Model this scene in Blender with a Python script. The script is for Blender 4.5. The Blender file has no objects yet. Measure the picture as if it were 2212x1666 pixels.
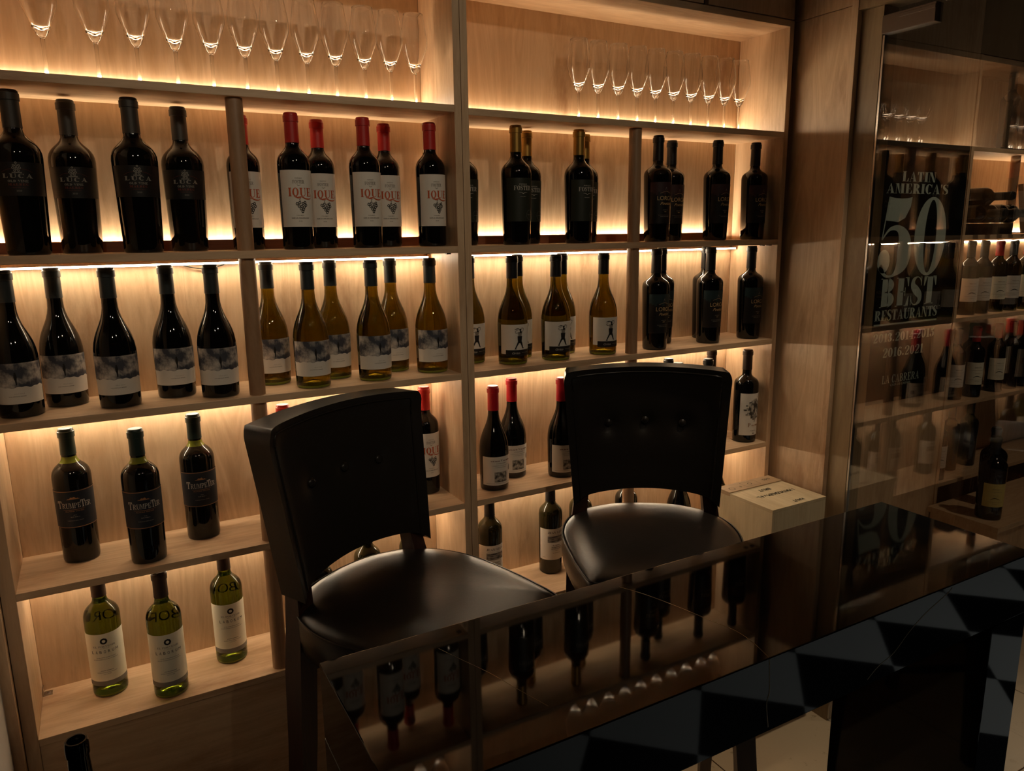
import bpy, math, random
from mathutils import Vector, Matrix
random.seed(7)
S = bpy.context.scene
COL = S.collection
PI = math.pi
# ------------------------------------------------------------------ camera, world, room and fill lamps, exposure
RX, UP, FW = (0.872941, -0.487671, -0.012273), (0.108623, 0.169788, 0.979476), (0.475579, 0.856358, -0.201187)
cam = bpy.data.objects.new('camera', bpy.data.cameras.new('camera'))
COL.objects.link(cam)
cam.matrix_world = Matrix(((RX[0], UP[0], -FW[0], 0.49145), (RX[1], UP[1], -FW[1], -1.72416),
                           (RX[2], UP[2], -FW[2], 1.63180), (0, 0, 0, 1)))
cam.data.sensor_fit = 'HORIZONTAL'
cam.data.sensor_width = 36.0
cam.data.lens = 1608.69 / 2212 * 36.0
cam.data.clip_start = 0.02
S.camera = cam
w = bpy.data.worlds.new('world'); S.world = w; w.use_nodes = True
w.node_tree.nodes['Background'].inputs[0].default_value = (0.9, 0.72, 0.5, 1)
w.node_tree.nodes['Background'].inputs[1].default_value = 0.011
S.view_settings.view_transform = 'Standard'
S.view_settings.look = 'None'
S.view_settings.gamma = 1
S.view_settings.exposure = 0.0
S.view_settings.use_curve_mapping = False
LEDC = (1.0, 0.81, 0.56)
LED_UP, LED_DOWN = 165.0, 56.0

def spot(name, loc, target, power, size, angle=60, col=(1, .80, .56), blend=.6):
    l = bpy.data.lights.new(name, 'SPOT')
    l.energy = power; l.shadow_soft_size = size; l.spot_size = math.radians(angle); l.spot_blend = blend; l.color = col
    o = bpy.data.objects.new(name, l); COL.objects.link(o)
    o.location = loc
    o.rotation_euler = (Vector(target) - Vector(loc)).to_track_quat('-Z', 'Y').to_euler()
    return o
spot('overhead_spot', (1.3, -2.3, 2.85), (1.25, 0, 1.72), 30, .035, 52, blend=1)
spot('overhead_spot', (0.2, -2.6, 2.85), (0.6, 0, 1.62), 17, .035, 44, blend=1)
spot('overhead_spot', (2.2, -0.62, 2.85), (2.2, -0.45, 0), 44, .05, 46)
spot('left_wall_fill', (0.46, -0.34, 0.12), (0.236, -0.24, 0.58), 2.2, .02, 40)  # added fill lamp, lightens the end of the left wall from below
spot('overhead_spot', (3.1, -2.45, 2.85), (3.0, -2.35, 0), 150, .06, 78, (.98, .96, .92))  # added lamp, lights the chequered tiles so the counter front mirrors them
spot('overhead_spot', (3.7, -1.15, 2.85), (3.40, 0, 1.1), 17, .05, 60)  # added fill lamp for the poster and pier beyond the door

# ------------------------------------------------------------------ materials
MAT = {}
def nodes(name):
    m = bpy.data.materials.new(name); m.use_nodes = True
    MAT[name] = m
    nt = m.node_tree
    return m, nt, nt.nodes['Principled BSDF'], nt.nodes.new, nt.links.new
def plain(name, col, rough=.5, metal=0, coat=0, spec=.5, trans=0, ior=1.45):
    m, nt, b, N, L = nodes(name)
    b.inputs['Base Color'].default_value = (*col, 1)
    b.inputs['Roughness'].default_value = rough
    b.inputs['Metallic'].default_value = metal
    b.inputs['Coat Weight'].default_value = coat
    b.inputs['Specular IOR Level'].default_value = spec
    b.inputs['Transmission Weight'].default_value = trans
    b.inputs['IOR'].default_value = ior
    return m
def wood(name, axis, c1, c2, dark, rough=.45, scale=1.0):
    m, nt, b, N, L = nodes(name)
    tc = N('ShaderNodeTexCoord'); mp = N('ShaderNodeMapping'); oi = N('ShaderNodeObjectInfo')
    off = N('ShaderNodeVectorMath'); off.operation = 'SCALE'
    cmb = N('ShaderNodeCombineXYZ')
    for k in range(3): L(oi.outputs['Random'], cmb.inputs[k])
    L(cmb.outputs[0], off.inputs[0]); off.inputs['Scale'].default_value = 7.0
    ad = N('ShaderNodeVectorMath'); ad.operation = 'ADD'
    L(tc.outputs['Object'], ad.inputs[0]); L(off.outputs[0], ad.inputs[1]); L(ad.outputs[0], mp.inputs['Vector'])
    sc = [9 * scale, 9 * scale, 9 * scale]; sc['xyz'.index(axis)] = 0.9 * scale
    mp.inputs['Scale'].default_value = sc
    n1 = N('ShaderNodeTexNoise'); n1.inputs['Scale'].default_value = 1.3; n1.inputs['Detail'].default_value = 5; n1.inputs['Distortion'].default_value = 1.6
    L(mp.outputs[0], n1.inputs['Vector'])
    n2 = N('ShaderNodeTexNoise'); n2.inputs['Scale'].default_value = 14; n2.inputs['Detail'].default_value = 3; n2.inputs['Roughness'].default_value = .7
    L(mp.outputs[0], n2.inputs['Vector'])
    # cathedral figure: bands through a warped field
    mul = N('ShaderNodeMath'); mul.operation = 'MULTIPLY'; mul.inputs[1].default_value = 6
    L(n1.outputs['Fac'], mul.inputs[0])
    fr = N('ShaderNodeMath'); fr.operation = 'PINGPONG'; fr.inputs[1].default_value = .5
    L(mul.outputs[0], fr.inputs[0])
    r1 = N('ShaderNodeValToRGB'); r1.color_ramp.elements[0].color = (*c1, 1); r1.color_ramp.elements[1].color = (*c2, 1)
    r1.color_ramp.elements[0].position = .0; r1.color_ramp.elements[1].position = .5
    L(fr.outputs[0], r1.inputs['Fac'])
    mx = N('ShaderNodeMixRGB'); mx.blend_type = 'MULTIPLY'; mx.inputs['Fac'].default_value = .17
    r2 = N('ShaderNodeValToRGB'); r2.color_ramp.elements[0].position = .3; r2.color_ramp.elements[1].position = .62
    r2.color_ramp.elements[0].color = (.55, .5, .45, 1)
    L(n2.outputs['Fac'], r2.inputs['Fac']); L(r1.outputs[0], mx.inputs[1]); L(r2.outputs[0], mx.inputs[2])
    # brown heartwood flecks and smears
    mp3 = N('ShaderNodeMapping'); s3 = [7, 7, 7]; s3['xyz'.index(axis)] = 2.2; mp3.inputs['Scale'].default_value = s3
    L(ad.outputs[0], mp3.inputs['Vector'])
    n3 = N('ShaderNodeTexNoise'); n3.inputs['Scale'].default_value = 1.0; n3.inputs['Detail'].default_value = 7; n3.inputs['Roughness'].default_value = .68
    L(mp3.outputs[0], n3.inputs['Vector'])
    r3 = N('ShaderNodeValToRGB'); r3.color_ramp.elements[0].position = .53; r3.color_ramp.elements[1].position = .74
    r3.color_ramp.elements[0].color = (0, 0, 0, 1); r3.color_ramp.elements[1].color = (.75, .75, .75, 1)
    L(n3.outputs['Fac'], r3.inputs['Fac'])
    mx2 = N('ShaderNodeMixRGB'); mx2.inputs[2].default_value = (*dark, 1)
    L(r3.outputs[0], mx2.inputs['Fac']); L(mx.outputs[0], mx2.inputs[1])
    L(mx2.outputs[0], b.inputs['Base Color'])
    b.inputs['Roughness'].default_value = rough
    bp = N('ShaderNodeBump'); bp.inputs['Strength'].default_value = .06; bp.inputs['Distance'].default_value = .002
    L(n2.outputs['Fac'], bp.inputs['Height']); L(bp.outputs[0], b.inputs['Normal'])
    return m
WC = ((.74, .525, .335), (.65, .435, .262), (.30, .14, .065))
wood('oak_x', 'x', *WC); wood('oak_z', 'z', *WC)
wood('oak_y', 'y', *WC)
wood('oak_shaded', 'z', (.36, .255, .14), (.31, .21, .115), (.18, .1, .05))  # oak with the shade on door post and lintel put into its colour
wood('pole_wood', 'z', (.46, .28, .16), (.38, .22, .12), (.2, .1, .05))
wood('batten_wood', 'x', (.27, .10, .045), (.22, .08, .035), (.12, .04, .02))
wood('stool_wood', 'z', (.060, .022, .013), (.045, .016, .010), (.02, .008, .005), .35)
wood('crate_wood', 'y', (.66, .55, .36), (.60, .49, .31), (.45, .32, .18), .6)
wood('crate_wood_z', 'z', (.66, .55, .36), (.60, .49, .31), (.45, .32, .18), .6)
wood('crate_strip', 'x', (.50, .36, .22), (.44, .31, .19), (.3, .2, .1), .6)
wood('frame_wood', 'z', (.42, .26, .14), (.36, .22, .12), (.2, .1, .05))
def leather():
    m, nt, b, N, L = nodes('black_leather')
    tc = N('ShaderNodeTexCoord'); n = N('ShaderNodeTexNoise'); n.inputs['Scale'].default_value = 160; n.inputs['Detail'].default_value = 4
    n2 = N('ShaderNodeTexNoise'); n2.inputs['Scale'].default_value = 14; n2.inputs['Detail'].default_value = 2
    L(tc.outputs['Object'], n.inputs['Vector']); L(tc.outputs['Object'], n2.inputs['Vector'])
    bp = N('ShaderNodeBump'); bp.inputs['Strength'].default_value = .16; bp.inputs['Distance'].default_value = .0012
    L(n.outputs['Fac'], bp.inputs['Height'])
    bp2 = N('ShaderNodeBump'); bp2.inputs['Strength'].default_value = .02; bp2.inputs['Distance'].default_value = .001
    L(n2.outputs['Fac'], bp2.inputs['Height']); L(bp.outputs[0], bp2.inputs['Normal']); L(bp2.outputs[0], b.inputs['Normal'])
    rr = N('ShaderNodeMapRange'); rr.inputs['To Min'].default_value = .29; rr.inputs['To Max'].default_value = .32
    b.inputs['Specular IOR Level'].default_value = .32
    L(n2.outputs['Fac'], rr.inputs['Value']); L(rr.outputs[0], b.inputs['Roughness'])
    b.inputs['Base Color'].default_value = (.021, .017, .0145, 1)
leather()
def marble():
    m, nt, b, N, L = nodes('black_marble')
    tc = N('ShaderNodeTexCoord'); n = N('ShaderNodeTexNoise'); n.inputs['Scale'].default_value = 5; n.inputs['Detail'].default_value = 8
    L(tc.outputs['Object'], n.inputs['Vector'])
    r = N('ShaderNodeValToRGB'); r.color_ramp.elements[0].position = .45; r.color_ramp.elements[1].position = .75
    r.color_ramp.elements[0].color = (.0035, .0033, .0036, 1); r.color_ramp.elements[1].color = (.010, .0085, .007, 1)
    L(n.outputs['Fac'], r.inputs['Fac']); L(r.outputs[0], b.inputs['Base Color'])
    b.inputs['Roughness'].default_value = .035; b.inputs['IOR'].default_value = 1.44
marble()
plain('gold_vein', (.42, .25, .08), .35)
plain('black_glass', (.0035, .0034, .0032), .04, coat=.0, spec=.6)
plain('olive_glass', (.020, .017, .004), .05, spec=.6)
plain('amber_glass', (.16, .112, .006), .0, trans=1, ior=1.36)
plain('green_glass', (.15, .205, .014), .0, trans=1, ior=1.38)
plain('neck_glass', (.16, .18, .015), .04, spec=.6)
plain('capsule_black', (.010, .010, .012), .38)
plain('capsule_grey', (.050, .043, .036), .42)
plain('capsule_blue', (.030, .038, .042), .36)
plain('capsule_green', (.018, .034, .029), .36)
plain('capsule_red', (.52, .030, .026), .36)
plain('capsule_crimson', (.40, .010, .022), .36)
plain('capsule_gold', (.46, .27, .065), .34, metal=.65)
plain('capsule_brown', (.045, .026, .018), .4)
plain('lab_white', (.80, .755, .69), .6)
plain('lab_cream', (.92, .88, .72), .6)
plain('lab_yellow', (.72, .58, .20), .6)
plain('lab_black', (.010, .009, .009), .45)
plain('lab_navy', (.017, .023, .034), .45)
plain('lab_green', (.022, .026, .017), .5)
plain('lab_purple', (.050, .022, .026), .5)
plain('lab_teal', (.016, .036, .042), .5)
plain('lab_grey', (.22, .21, .19), .55)
plain('ink_black', (.014, .013, .013), .5)
plain('ink_grey', (.26, .23, .20), .5)
plain('ink_mid', (.26, .24, .21), .5)
plain('ink_light', (.50, .47, .42), .5)
plain('ink_pale', (.62, .58, .52), .5)
plain('ink_red', (.56, .10, .03), .5)
plain('ink_dullred', (.16, .035, .022), .5)
plain('ink_gold', (.72, .50, .25), .45, metal=.15)
plain('ink_bronze', (.40, .20, .09), .45)
plain('ink_beige', (.48, .43, .36), .55)
plain('poster_black', (.006, .006, .007), .3)
plain('poster_ink', (.52, .62, .56), .5)
plain('steel', (.5, .46, .42), .3, metal=1)
plain('bronze_metal', (.15, .10, .07), .42, metal=.2)
plain('dark_metal', (.05, .045, .04), .35, metal=.8)
plain('dark_plastic', (.012, .012, .013), .4)
plain('picture_art', (.03, .028, .022), .3)
plain('paper_white', (.75, .70, .60), .7)
plain('ceiling_paint', (.035, .028, .024), .9)
plain('wall_dark', (.05, .038, .03), .9)
plain('wall_plaster', (.62, .56, .50), .85)
plain('crate_ink', (.03, .028, .024), .7)
plain('red_tape', (.5, .06, .04), .5)
def art(name, dark, light, scale, lo, hi, stretch=(1, 1, 1)):
    m, nt, b, N, L = nodes(name)
    tc = N('ShaderNodeTexCoord'); mp = N('ShaderNodeMapping'); mp.inputs['Scale'].default_value = stretch
    L(tc.outputs['Object'], mp.inputs['Vector'])
    n = N('ShaderNodeTexNoise'); n.inputs['Scale'].default_value = scale; n.inputs['Detail'].default_value = 8; n.inputs['Roughness'].default_value = .62
    L(mp.outputs[0], n.inputs['Vector'])
    r = N('ShaderNodeValToRGB'); r.color_ramp.elements[0].position = lo; r.color_ramp.elements[1].position = hi
    r.color_ramp.elements[0].color = (*dark, 1); r.color_ramp.elements[1].color = (*light, 1)
    L(n.outputs['Fac'], r.inputs['Fac']); L(r.outputs[0], b.inputs['Base Color']); b.inputs['Roughness'].default_value = .55
art('art_snow', (.055, .060, .080), (.66, .60, .54), 27, .46, .66)
art('art_engraving', (.06, .052, .045), (.60, .55, .48), 95, .40, .66)
art('art_landscape', (.045, .04, .037), (.40, .36, .32), 60, .38, .64, (1, 1, 4))
art('art_tree', (.05, .042, .035), (.64, .59, .52), 70, .44, .60, (1.6, 1.6, .8))
def glassmix(name, tint, rough=0.0, ior=1.5):
    m, nt, b, N, L = nodes(name)
    nt.nodes.remove(b)
    out = nt.nodes['Material Output']
    t = N('ShaderNodeBsdfTransparent'); t.inputs[0].default_value = (*tint, 1)
    g = N('ShaderNodeBsdfGlossy'); g.inputs['Roughness'].default_value = rough
    geo = N('ShaderNodeNewGeometry'); mr = N('ShaderNodeMapRange')
    mr.inputs['To Min'].default_value = ior; mr.inputs['To Max'].default_value = 1 / ior
    L(geo.outputs['Backfacing'], mr.inputs['Value'])
    f = N('ShaderNodeFresnel'); L(mr.outputs[0], f.inputs['IOR'])
    mx = N('ShaderNodeMixShader'); L(f.outputs[0], mx.inputs[0]); L(t.outputs[0], mx.inputs[1]); L(g.outputs[0], mx.inputs[2])
    L(mx.outputs[0], out.inputs['Surface'])
glassmix('door_glass', (.90, .88, .85), 0.0, 1.92)
plain('clear_glass', (1, 1, 1), 0, trans=1, ior=1.48)
def led(name, strength, col=LEDC):
    m, nt, b, N, L = nodes(name)
    nt.nodes.remove(b); e = N('ShaderNodeEmission'); e.inputs[0].default_value = (*col, 1); e.inputs[1].default_value = strength
    L(e.outputs[0], nt.nodes['Material Output'].inputs['Surface'])
led('led_up', LED_UP); led('led_down', LED_DOWN); led('led_top', 25.0); led('led_dim', 30.0)
plain('led_profile', (.7, .7, .68), .5)
def floor_mats():
    m, nt, b, N, L = nodes('stone_floor')
    tc = N('ShaderNodeTexCoord'); n = N('ShaderNodeTexNoise'); n.inputs['Scale'].default_value = 22; n.inputs['Detail'].default_value = 9; n.inputs['Roughness'].default_value = .7
    L(tc.outputs['Object'], n.inputs['Vector'])
    r = N('ShaderNodeValToRGB'); r.color_ramp.elements[0].position = .28; r.color_ramp.elements[1].position = .40
    r.color_ramp.elements[0].color = (.30, .21, .12, 1); r.color_ramp.elements[1].color = (.58, .455, .30, 1)
    L(n.outputs['Fac'], r.inputs['Fac'])
    br = N('ShaderNodeTexBrick'); br.offset = 0; br.inputs['Scale'].default_value = 1; br.inputs['Brick Width'].default_value = .6; br.inputs['Row Height'].default_value = .6
    br.inputs['Mortar Size'].default_value = .0025; br.inputs['Mortar Smooth'].default_value = .2; br.inputs['Color1'].default_value = br.inputs['Color2'].default_value = (1, 1, 1, 1)
    br.inputs['Mortar'].default_value = (.12, .08, .05, 1)
    mp = N('ShaderNodeMapping'); mp.inputs['Location'].default_value = (-.225, .13, 0)
    L(tc.outputs['Object'], mp.inputs['Vector']); L(mp.outputs[0], br.inputs['Vector'])
    mx = N('ShaderNodeMixRGB'); mx.blend_type = 'MULTIPLY'; mx.inputs[0].default_value = 1
    L(r.outputs[0], mx.inputs[1]); L(br.outputs[0], mx.inputs[2]); L(mx.outputs[0], b.inputs['Base Color'])
    b.inputs['Roughness'].default_value = .4
    m, nt, b, N, L = nodes('checker_floor')
    tc = N('ShaderNodeTexCoord'); mp = N('ShaderNodeMapping'); mp.inputs['Rotation'].default_value = (0, 0, -PI / 4)
    # phase: a tile corner at (2.25, -2.24)
    mp.vector_type = 'POINT'
    ck = N('ShaderNodeTexChecker'); ck.inputs['Scale'].default_value = 1 / .348
    ck.inputs['Color1'].default_value = (.30, .32, .31, 1); ck.inputs['Color2'].default_value = (.004, .0042, .005, 1)
    p, q = (2.25 - 2.24) / math.sqrt(2), (-2.24 - 2.25) / math.sqrt(2)
    mp.inputs['Location'].default_value = (-p, -q, .1)
    mp.inputs['Rotation'].default_value = (0, 0, -PI / 4)
    L(tc.outputs['Object'], mp.inputs['Vector']); L(mp.outputs[0], ck.inputs['Vector']); L(ck.outputs[0], b.inputs['Base Color'])
    b.inputs['Roughness'].default_value = .3
floor_mats()

# ------------------------------------------------------------------ mesh helpers
class MB:
    def __init__(s): s.v = []; s.f = []; s.m = []
    def add(s, vs, fs, mat=0):
        o = len(s.v); s.v += [tuple(p) for p in vs]
        for f in fs: s.f.append(tuple(i + o for i in f)); s.m.append(mat)
    def box(s, x0, x1, y0, y1, z0, z1, mat=0):
        s.add([(x0, y0, z0), (x1, y0, z0), (x1, y1, z0), (x0, y1, z0), (x0, y0, z1), (x1, y0, z1), (x1, y1, z1), (x0, y1, z1)],
              [(0, 3, 2, 1), (4, 5, 6, 7), (0, 1, 5, 4), (1, 2, 6, 5), (2, 3, 7, 6), (3, 0, 4, 7)], mat)
    def lathe(s, prof, n=32, mat=0, c=(0, 0)):
        vs = []; fs = []; rings = []
        for r, z in prof:
            if r < 1e-6: rings.append([len(vs)]); vs.append((c[0], c[1], z))
            else:
                rings.append(list(range(len(vs), len(vs) + n)))
                vs += [(c[0] + r * math.cos(2 * PI * k / n), c[1] + r * math.sin(2 * PI * k / n), z) for k in range(n)]
        o = len(s.v); s.v += vs
        for i in range(len(rings) - 1):
            a, b_ = rings[i], rings[i + 1]
            mi = mat[i] if isinstance(mat, list) else mat
            for k in range(n):
                k2 = (k + 1) % n
                if len(a) == 1 and len(b_) == 1: continue
                if len(a) == 1: f = (a[0], b_[k2], b_[k])
                elif len(b_) == 1: f = (a[k], a[k2], b_[0])
                else: f = (a[k], a[k2], b_[k2], b_[k])
                s.f.append(tuple(j + o for j in f)); s.m.append(mi)
    def tube(s, path, r, n=8, mat=0, closed=False):
        P = [Vector(p) for p in path]; N_ = len(P); rings = []
        o = len(s.v); ref = Vector((0, 0, 1))
        for i in range(N_):
            t = (P[(i + 1) % N_] - P[i - 1]) if closed else (P[min(i + 1, N_ - 1)] - P[max(i - 1, 0)])
            t.normalize()
            a = t.cross(ref)
            if a.length < .1: a = t.cross(Vector((0, 1, 0)))
            a.normalize(); b_ = a.cross(t)
            for k in range(n):
                an = 2 * PI * k / n
                s.v.append(tuple(P[i] + a * r * math.cos(an) + b_ * r * math.sin(an)))
        for i in range(N_ if closed else N_ - 1):
            j = (i + 1) % N_
            for k in range(n):
                k2 = (k + 1) % n
                s.f.append((o + i * n + k, o + i * n + k2, o + j * n + k2, o + j * n + k)); s.m.append(mat)
        if not closed:
            s.f.append(tuple(o + k for k in range(n))[::-1]); s.m.append(mat)
            s.f.append(tuple(o + (N_ - 1) * n + k for k in range(n))); s.m.append(mat)
    def sweep(s, path, hw, hd, mat=0):
        """square section bar through points, section axes x and y"""
        o = len(s.v)
        for i, p in enumerate(path):
            a = hw[i] if isinstance(hw, (list, tuple)) else hw; d_ = hd[i] if isinstance(hd, (list, tuple)) else hd
            s.v += [(p[0] - a, p[1] - d_, p[2]), (p[0] + a, p[1] - d_, p[2]), (p[0] + a, p[1] + d_, p[2]), (p[0] - a, p[1] + d_, p[2])]
        for i in range(len(path) - 1):
            for k in range(4):
                k2 = (k + 1) % 4
                s.f.append((o + 4 * i + k, o + 4 * i + k2, o + 4 * i + 4 + k2, o + 4 * i + 4 + k)); s.m.append(mat)
        s.f.append((o + 3, o + 2, o + 1, o)); s.m.append(mat)
        e = o + 4 * (len(path) - 1); s.f.append((e, e + 1, e + 2, e + 3)); s.m.append(mat)
    def mesh(s, name, mats, smooth=None, off=(0, 0, 0)):
        me = bpy.data.meshes.new(name)
        me.from_pydata([(x - off[0], y - off[1], z - off[2]) for x, y, z in s.v], [], s.f)
        for k in (mats if isinstance(mats, (list, tuple)) else [mats]): me.materials.append(MAT[k])
        me.polygons.foreach_set('material_index', s.m)
        if smooth:
            me.polygons.foreach_set('use_smooth', [True] * len(s.f))
            me.set_sharp_from_angle(angle=math.radians(smooth))
        me.update()
        return me
def link(name, me, parent=None, loc=(0, 0, 0), rz=0):
    o = bpy.data.objects.new(name, me); COL.objects.link(o)
    if parent: o.parent = parent
    o.location = loc; o.rotation_euler = (0, 0, rz)
    return o
def part(name, mb, mats, parent, smooth=None, off=None, bevel=0):
    """mb in world coordinates when parent is a plain thing: shifted to the parent's base"""
    if off is None: off = parent.location if parent else (0, 0, 0)
    o = link(name, mb.mesh(name, mats, smooth, off), parent)
    if bevel:
        md = o.modifiers.new('bevel', 'BEVEL'); md.width = bevel; md.segments = 2; md.limit_method = 'ANGLE'
    return o
def tag(o, label, cat, group=None, kind=None):
    if label: o['label'] = label
    if cat: o['category'] = cat
    if group: o['group'] = group
    if kind: o['kind'] = kind
    return o
def thing(name, label, cat, loc=(0, 0, 0), rz=0, group=None):
    return tag(link(name, None, None, loc, rz), label, cat, group)
def struct(name, mb, mats, label, cat, smooth=None, bevel=0):
    o = part(name, mb, mats, None, smooth, (0, 0, 0), bevel)
    return tag(o, label, cat, None, 'structure')

# ------------------------------------------------------------------ lettering
def q_rect(x0, y0, x1, y1): return [(x0, y0), (x1, y0), (x1, y1), (x0, y1)]
def ring(cx, cy, rx, ry, tx, ty, a0, a1, n=20):
    out = []
    for i in range(n):
        u, v = math.radians(a0 + (a1 - a0) * i / n), math.radians(a0 + (a1 - a0) * (i + 1) / n)
        out.append([(cx + rx * math.cos(u), cy + ry * math.sin(u)), (cx + rx * math.cos(v), cy + ry * math.sin(v)),
                    (cx + (rx - tx) * math.cos(v), cy + (ry - ty) * math.sin(v)), (cx + (rx - tx) * math.cos(u), cy + (ry - ty) * math.sin(u))])
    return out
def spline(pts, n=8):
    out = []
    for i in range(len(pts) - 1):
        p0, p1, p2, p3 = pts[max(i - 1, 0)], pts[i], pts[i + 1], pts[min(i + 2, len(pts) - 1)]
        for k in range(n):
            t = k / n
            out.append(tuple(.5 * (2 * p1[c] + (p2[c] - p0[c]) * t + (2 * p0[c] - 5 * p1[c] + 4 * p2[c] - p3[c]) * t * t + (3 * p1[c] - p0[c] - 3 * p2[c] + p3[c]) * t ** 3) for c in range(len(p1))))
    out.append(tuple(pts[-1])); return out
def stroke(pts, n=8):
    """pts (x, y, width) -> quads"""
    P = spline(pts, n); L_ = []
    for i, (x, y, wd) in enumerate(P):
        a, b_ = P[max(i - 1, 0)], P[min(i + 1, len(P) - 1)]
        dx, dy = b_[0] - a[0], b_[1] - a[1]; l = math.hypot(dx, dy) or 1
        L_.append(((x - dy / l * wd / 2, y + dx / l * wd / 2), (x + dy / l * wd / 2, y - dx / l * wd / 2)))
    return [[L_[i][0], L_[i][1], L_[i + 1][1], L_[i + 1][0]] for i in range(len(L_) - 1)]
def glyph(ch, s, h):
    sf = lambda x, y, e=.09: q_rect(x - s / 2 - e, y, x + s / 2 + e, y + h)
    st = lambda x, a=0, b_=1: q_rect(x - s / 2, a, x + s / 2, b_)
    two = lambda x: [st(x), sf(x, 0), sf(x, 1 - h)]
    hs = lambda x, y, e=.12: q_rect(x - e, y, x + e, y + h)
    x0 = s / 2 + .1
    if ch == 'I': return x0 * 2, two(x0)
    if ch == 'L': return .80, two(x0) + [q_rect(x0, 0, .76, h), [(.76, 0), (.76, .34), (.72, .34), (.60, h)]]
    if ch in 'EF':
        g = two(x0) + [q_rect(x0, 1 - h, .74, 1), [(.74, 1), (.60, 1 - h), (.70, .68), (.74, .68)], q_rect(x0, .5 - h / 2, .54, .5 + h / 2), q_rect(.52, .36, .56, .64)]
        if ch == 'E': g += [q_rect(x0, 0, .78, h), [(.78, 0), (.78, .34), (.74, .34), (.62, h)]]
        return .82, g
    if ch == 'T':
        c = .42
        return .84, [st(c), sf(c, 0), q_rect(.04, 1 - h, .80, 1), [(.04, 1), (.04, .66), (.08, .66), (.22, 1 - h)], [(.80, 1), (.62, 1 - h), (.76, .66), (.80, .66)]]
    if ch == 'A': return .92, [[(.10, 0), (.10 + h, 0), (.46 + h * .7, .98), (.46 - .02, .98)], [(.42, 1), (.46 + h * .5, 1), (.86, 0), (.86 - s * 1.1, 0)], q_rect(.24, .30, .68, .30 + h), hs(.13, 0), q_rect(.86 - s * 1.1 - .08, 0, .94, h)]
    if ch == 'V': return .90, [[(.06, 1), (.06 + s * 1.1, 1), (.50, 0), (.46, 0)], [(.80 - h, 1), (.80, 1), (.50, 0), (.48, 0)], q_rect(0, 1 - h, .14 + s * 1.1, 1), hs(.80, 1 - h)]
    if ch == 'N': return .96, [q_rect(.12, 0, .12 + h, 1), q_rect(.80, 0, .80 + h, 1), [(.10, 1), (.10 + s * 1.05, 1), (.80 + h, 0), (.80 + h - s * .6, 0)], hs(.13, 0), hs(.13, 1 - h), hs(.81, 1 - h)]
    if ch == 'M': return 1.14, [q_rect(.12, 0, .12 + h, 1), st(1.0 - s / 2 + .02), [(.10, 1), (.10 + s * 1.05, 1), (.56, 0), (.52, 0)], [(1.0 - s - h * .4, 1), (1.0 - s + h, 1), (.56, 0), (.53, 0)], hs(.13, 0), hs(.13, 1 - h), sf(1.0 - s / 2 + .02, 0), sf(1.0 - s / 2 + .02, 1 - h)]
    if ch == 'U': return .92, [q_rect(x0 - s / 2, .3, x0 + s / 2, 1), q_rect(.76, .3, .76 + h, 1), sf(x0, 1 - h), hs(.77, 1 - h)] + ring((x0 - s / 2 + .76 + h) / 2, .3, (.76 + h - x0 + s / 2) / 2, .31, min(s, .3), h, 180, 270) + ring((x0 - s / 2 + .76 + h) / 2, .3, (.76 + h - x0 + s / 2) / 2, .31, h, h, 270, 360)
    if ch in 'OQ':
        g = ring(.44, .5, .42, .51, s, h, 0, 360, 32)
        if ch == 'Q': g += stroke([(.30, .06, h), (.46, .02, s * .5), (.62, -.14, s * .6), (.92, -.20, s * .5), (1.16, -.10, h)])
        return .88, g
    if ch in 'CG':
        g = ring(.44, .5, .42, .51, s, h, 48, 180, 14) + ring(.44, .5, .42, .51, s, h, 180, 318, 14) + [[(.80, 1), (.80, .66), (.76, .66), (.66, .88)]]
        if ch == 'G': g += [q_rect(.80 - s, .02, .80, .44), q_rect(.72 - s, .42, .88, .42 + h)]
        return .86, g
    if ch == 'D': return .92, two(x0) + ring(x0, .5, .84 - x0, .5, s, h, -90, 90)
    if ch in 'PR':
        g = two(x0) + ring(x0 + .1, .735, .70 - x0, .265, s, h, -90, 90, 14) + [q_rect(x0, .47, x0 + .1, .47 + h), q_rect(x0, 1 - h, x0 + .1, 1)]
        if ch == 'R': g += [[(x0 + .12, .48), (x0 + .12 + s * .8, .48), (.90, 0), (.90 - s * .9, 0)], q_rect(.86 - s, 0, .98, h)]
        return (.96 if ch == 'R' else .84), g
    if ch == 'B': return .88, two(x0) + ring(x0 + .1, .755, .66 - x0, .245, s, h, -90, 90, 14) + ring(x0 + .1, .265, .72 - x0, .265, s, h, -90, 90, 14) + [q_rect(x0, 0, x0 + .1, h), q_rect(x0, .50, x0 + .1, .50 + h), q_rect(x0, 1 - h, x0 + .1, 1)]
    if ch == 'S': return .74, stroke([(.64, .74, h), (.56, .92, h * 1.2), (.36, .98, h * 1.2), (.16, .86, s * .55), (.17, .66, s * .8), (.38, .50, s * .95), (.58, .34, s * .8), (.58, .14, s * .55), (.36, .02, h * 1.2), (.16, .08, h * 1.2), (.07, .28, h)]) + [q_rect(.62, .68, .66, .99), q_rect(.05, .01, .09, .34)]
    if ch == 'J': return .56, [st(.36, .25), sf(.36, 1 - h)] + ring(.20, .25, .16 + s / 2, .27, s, h, 180, 360, 12)
    if ch == "'": return .24, [[(.05, 1), (.20, 1), (.14, .66), (.10, .66)]]
    if ch == '.': return .34, ring(.15, .12, .11, .12, .109, .119, 0, 360, 10)
    if ch == '0': return .74, ring(.37, .5, .35, .51, s, h, 0, 360, 28)
    if ch == '1': return .56, [st(.30), sf(.30, 0, .12), [(.30, 1), (.30 - s / 2, 1 - h), (.06, .86), (.06, .82)]]
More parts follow.
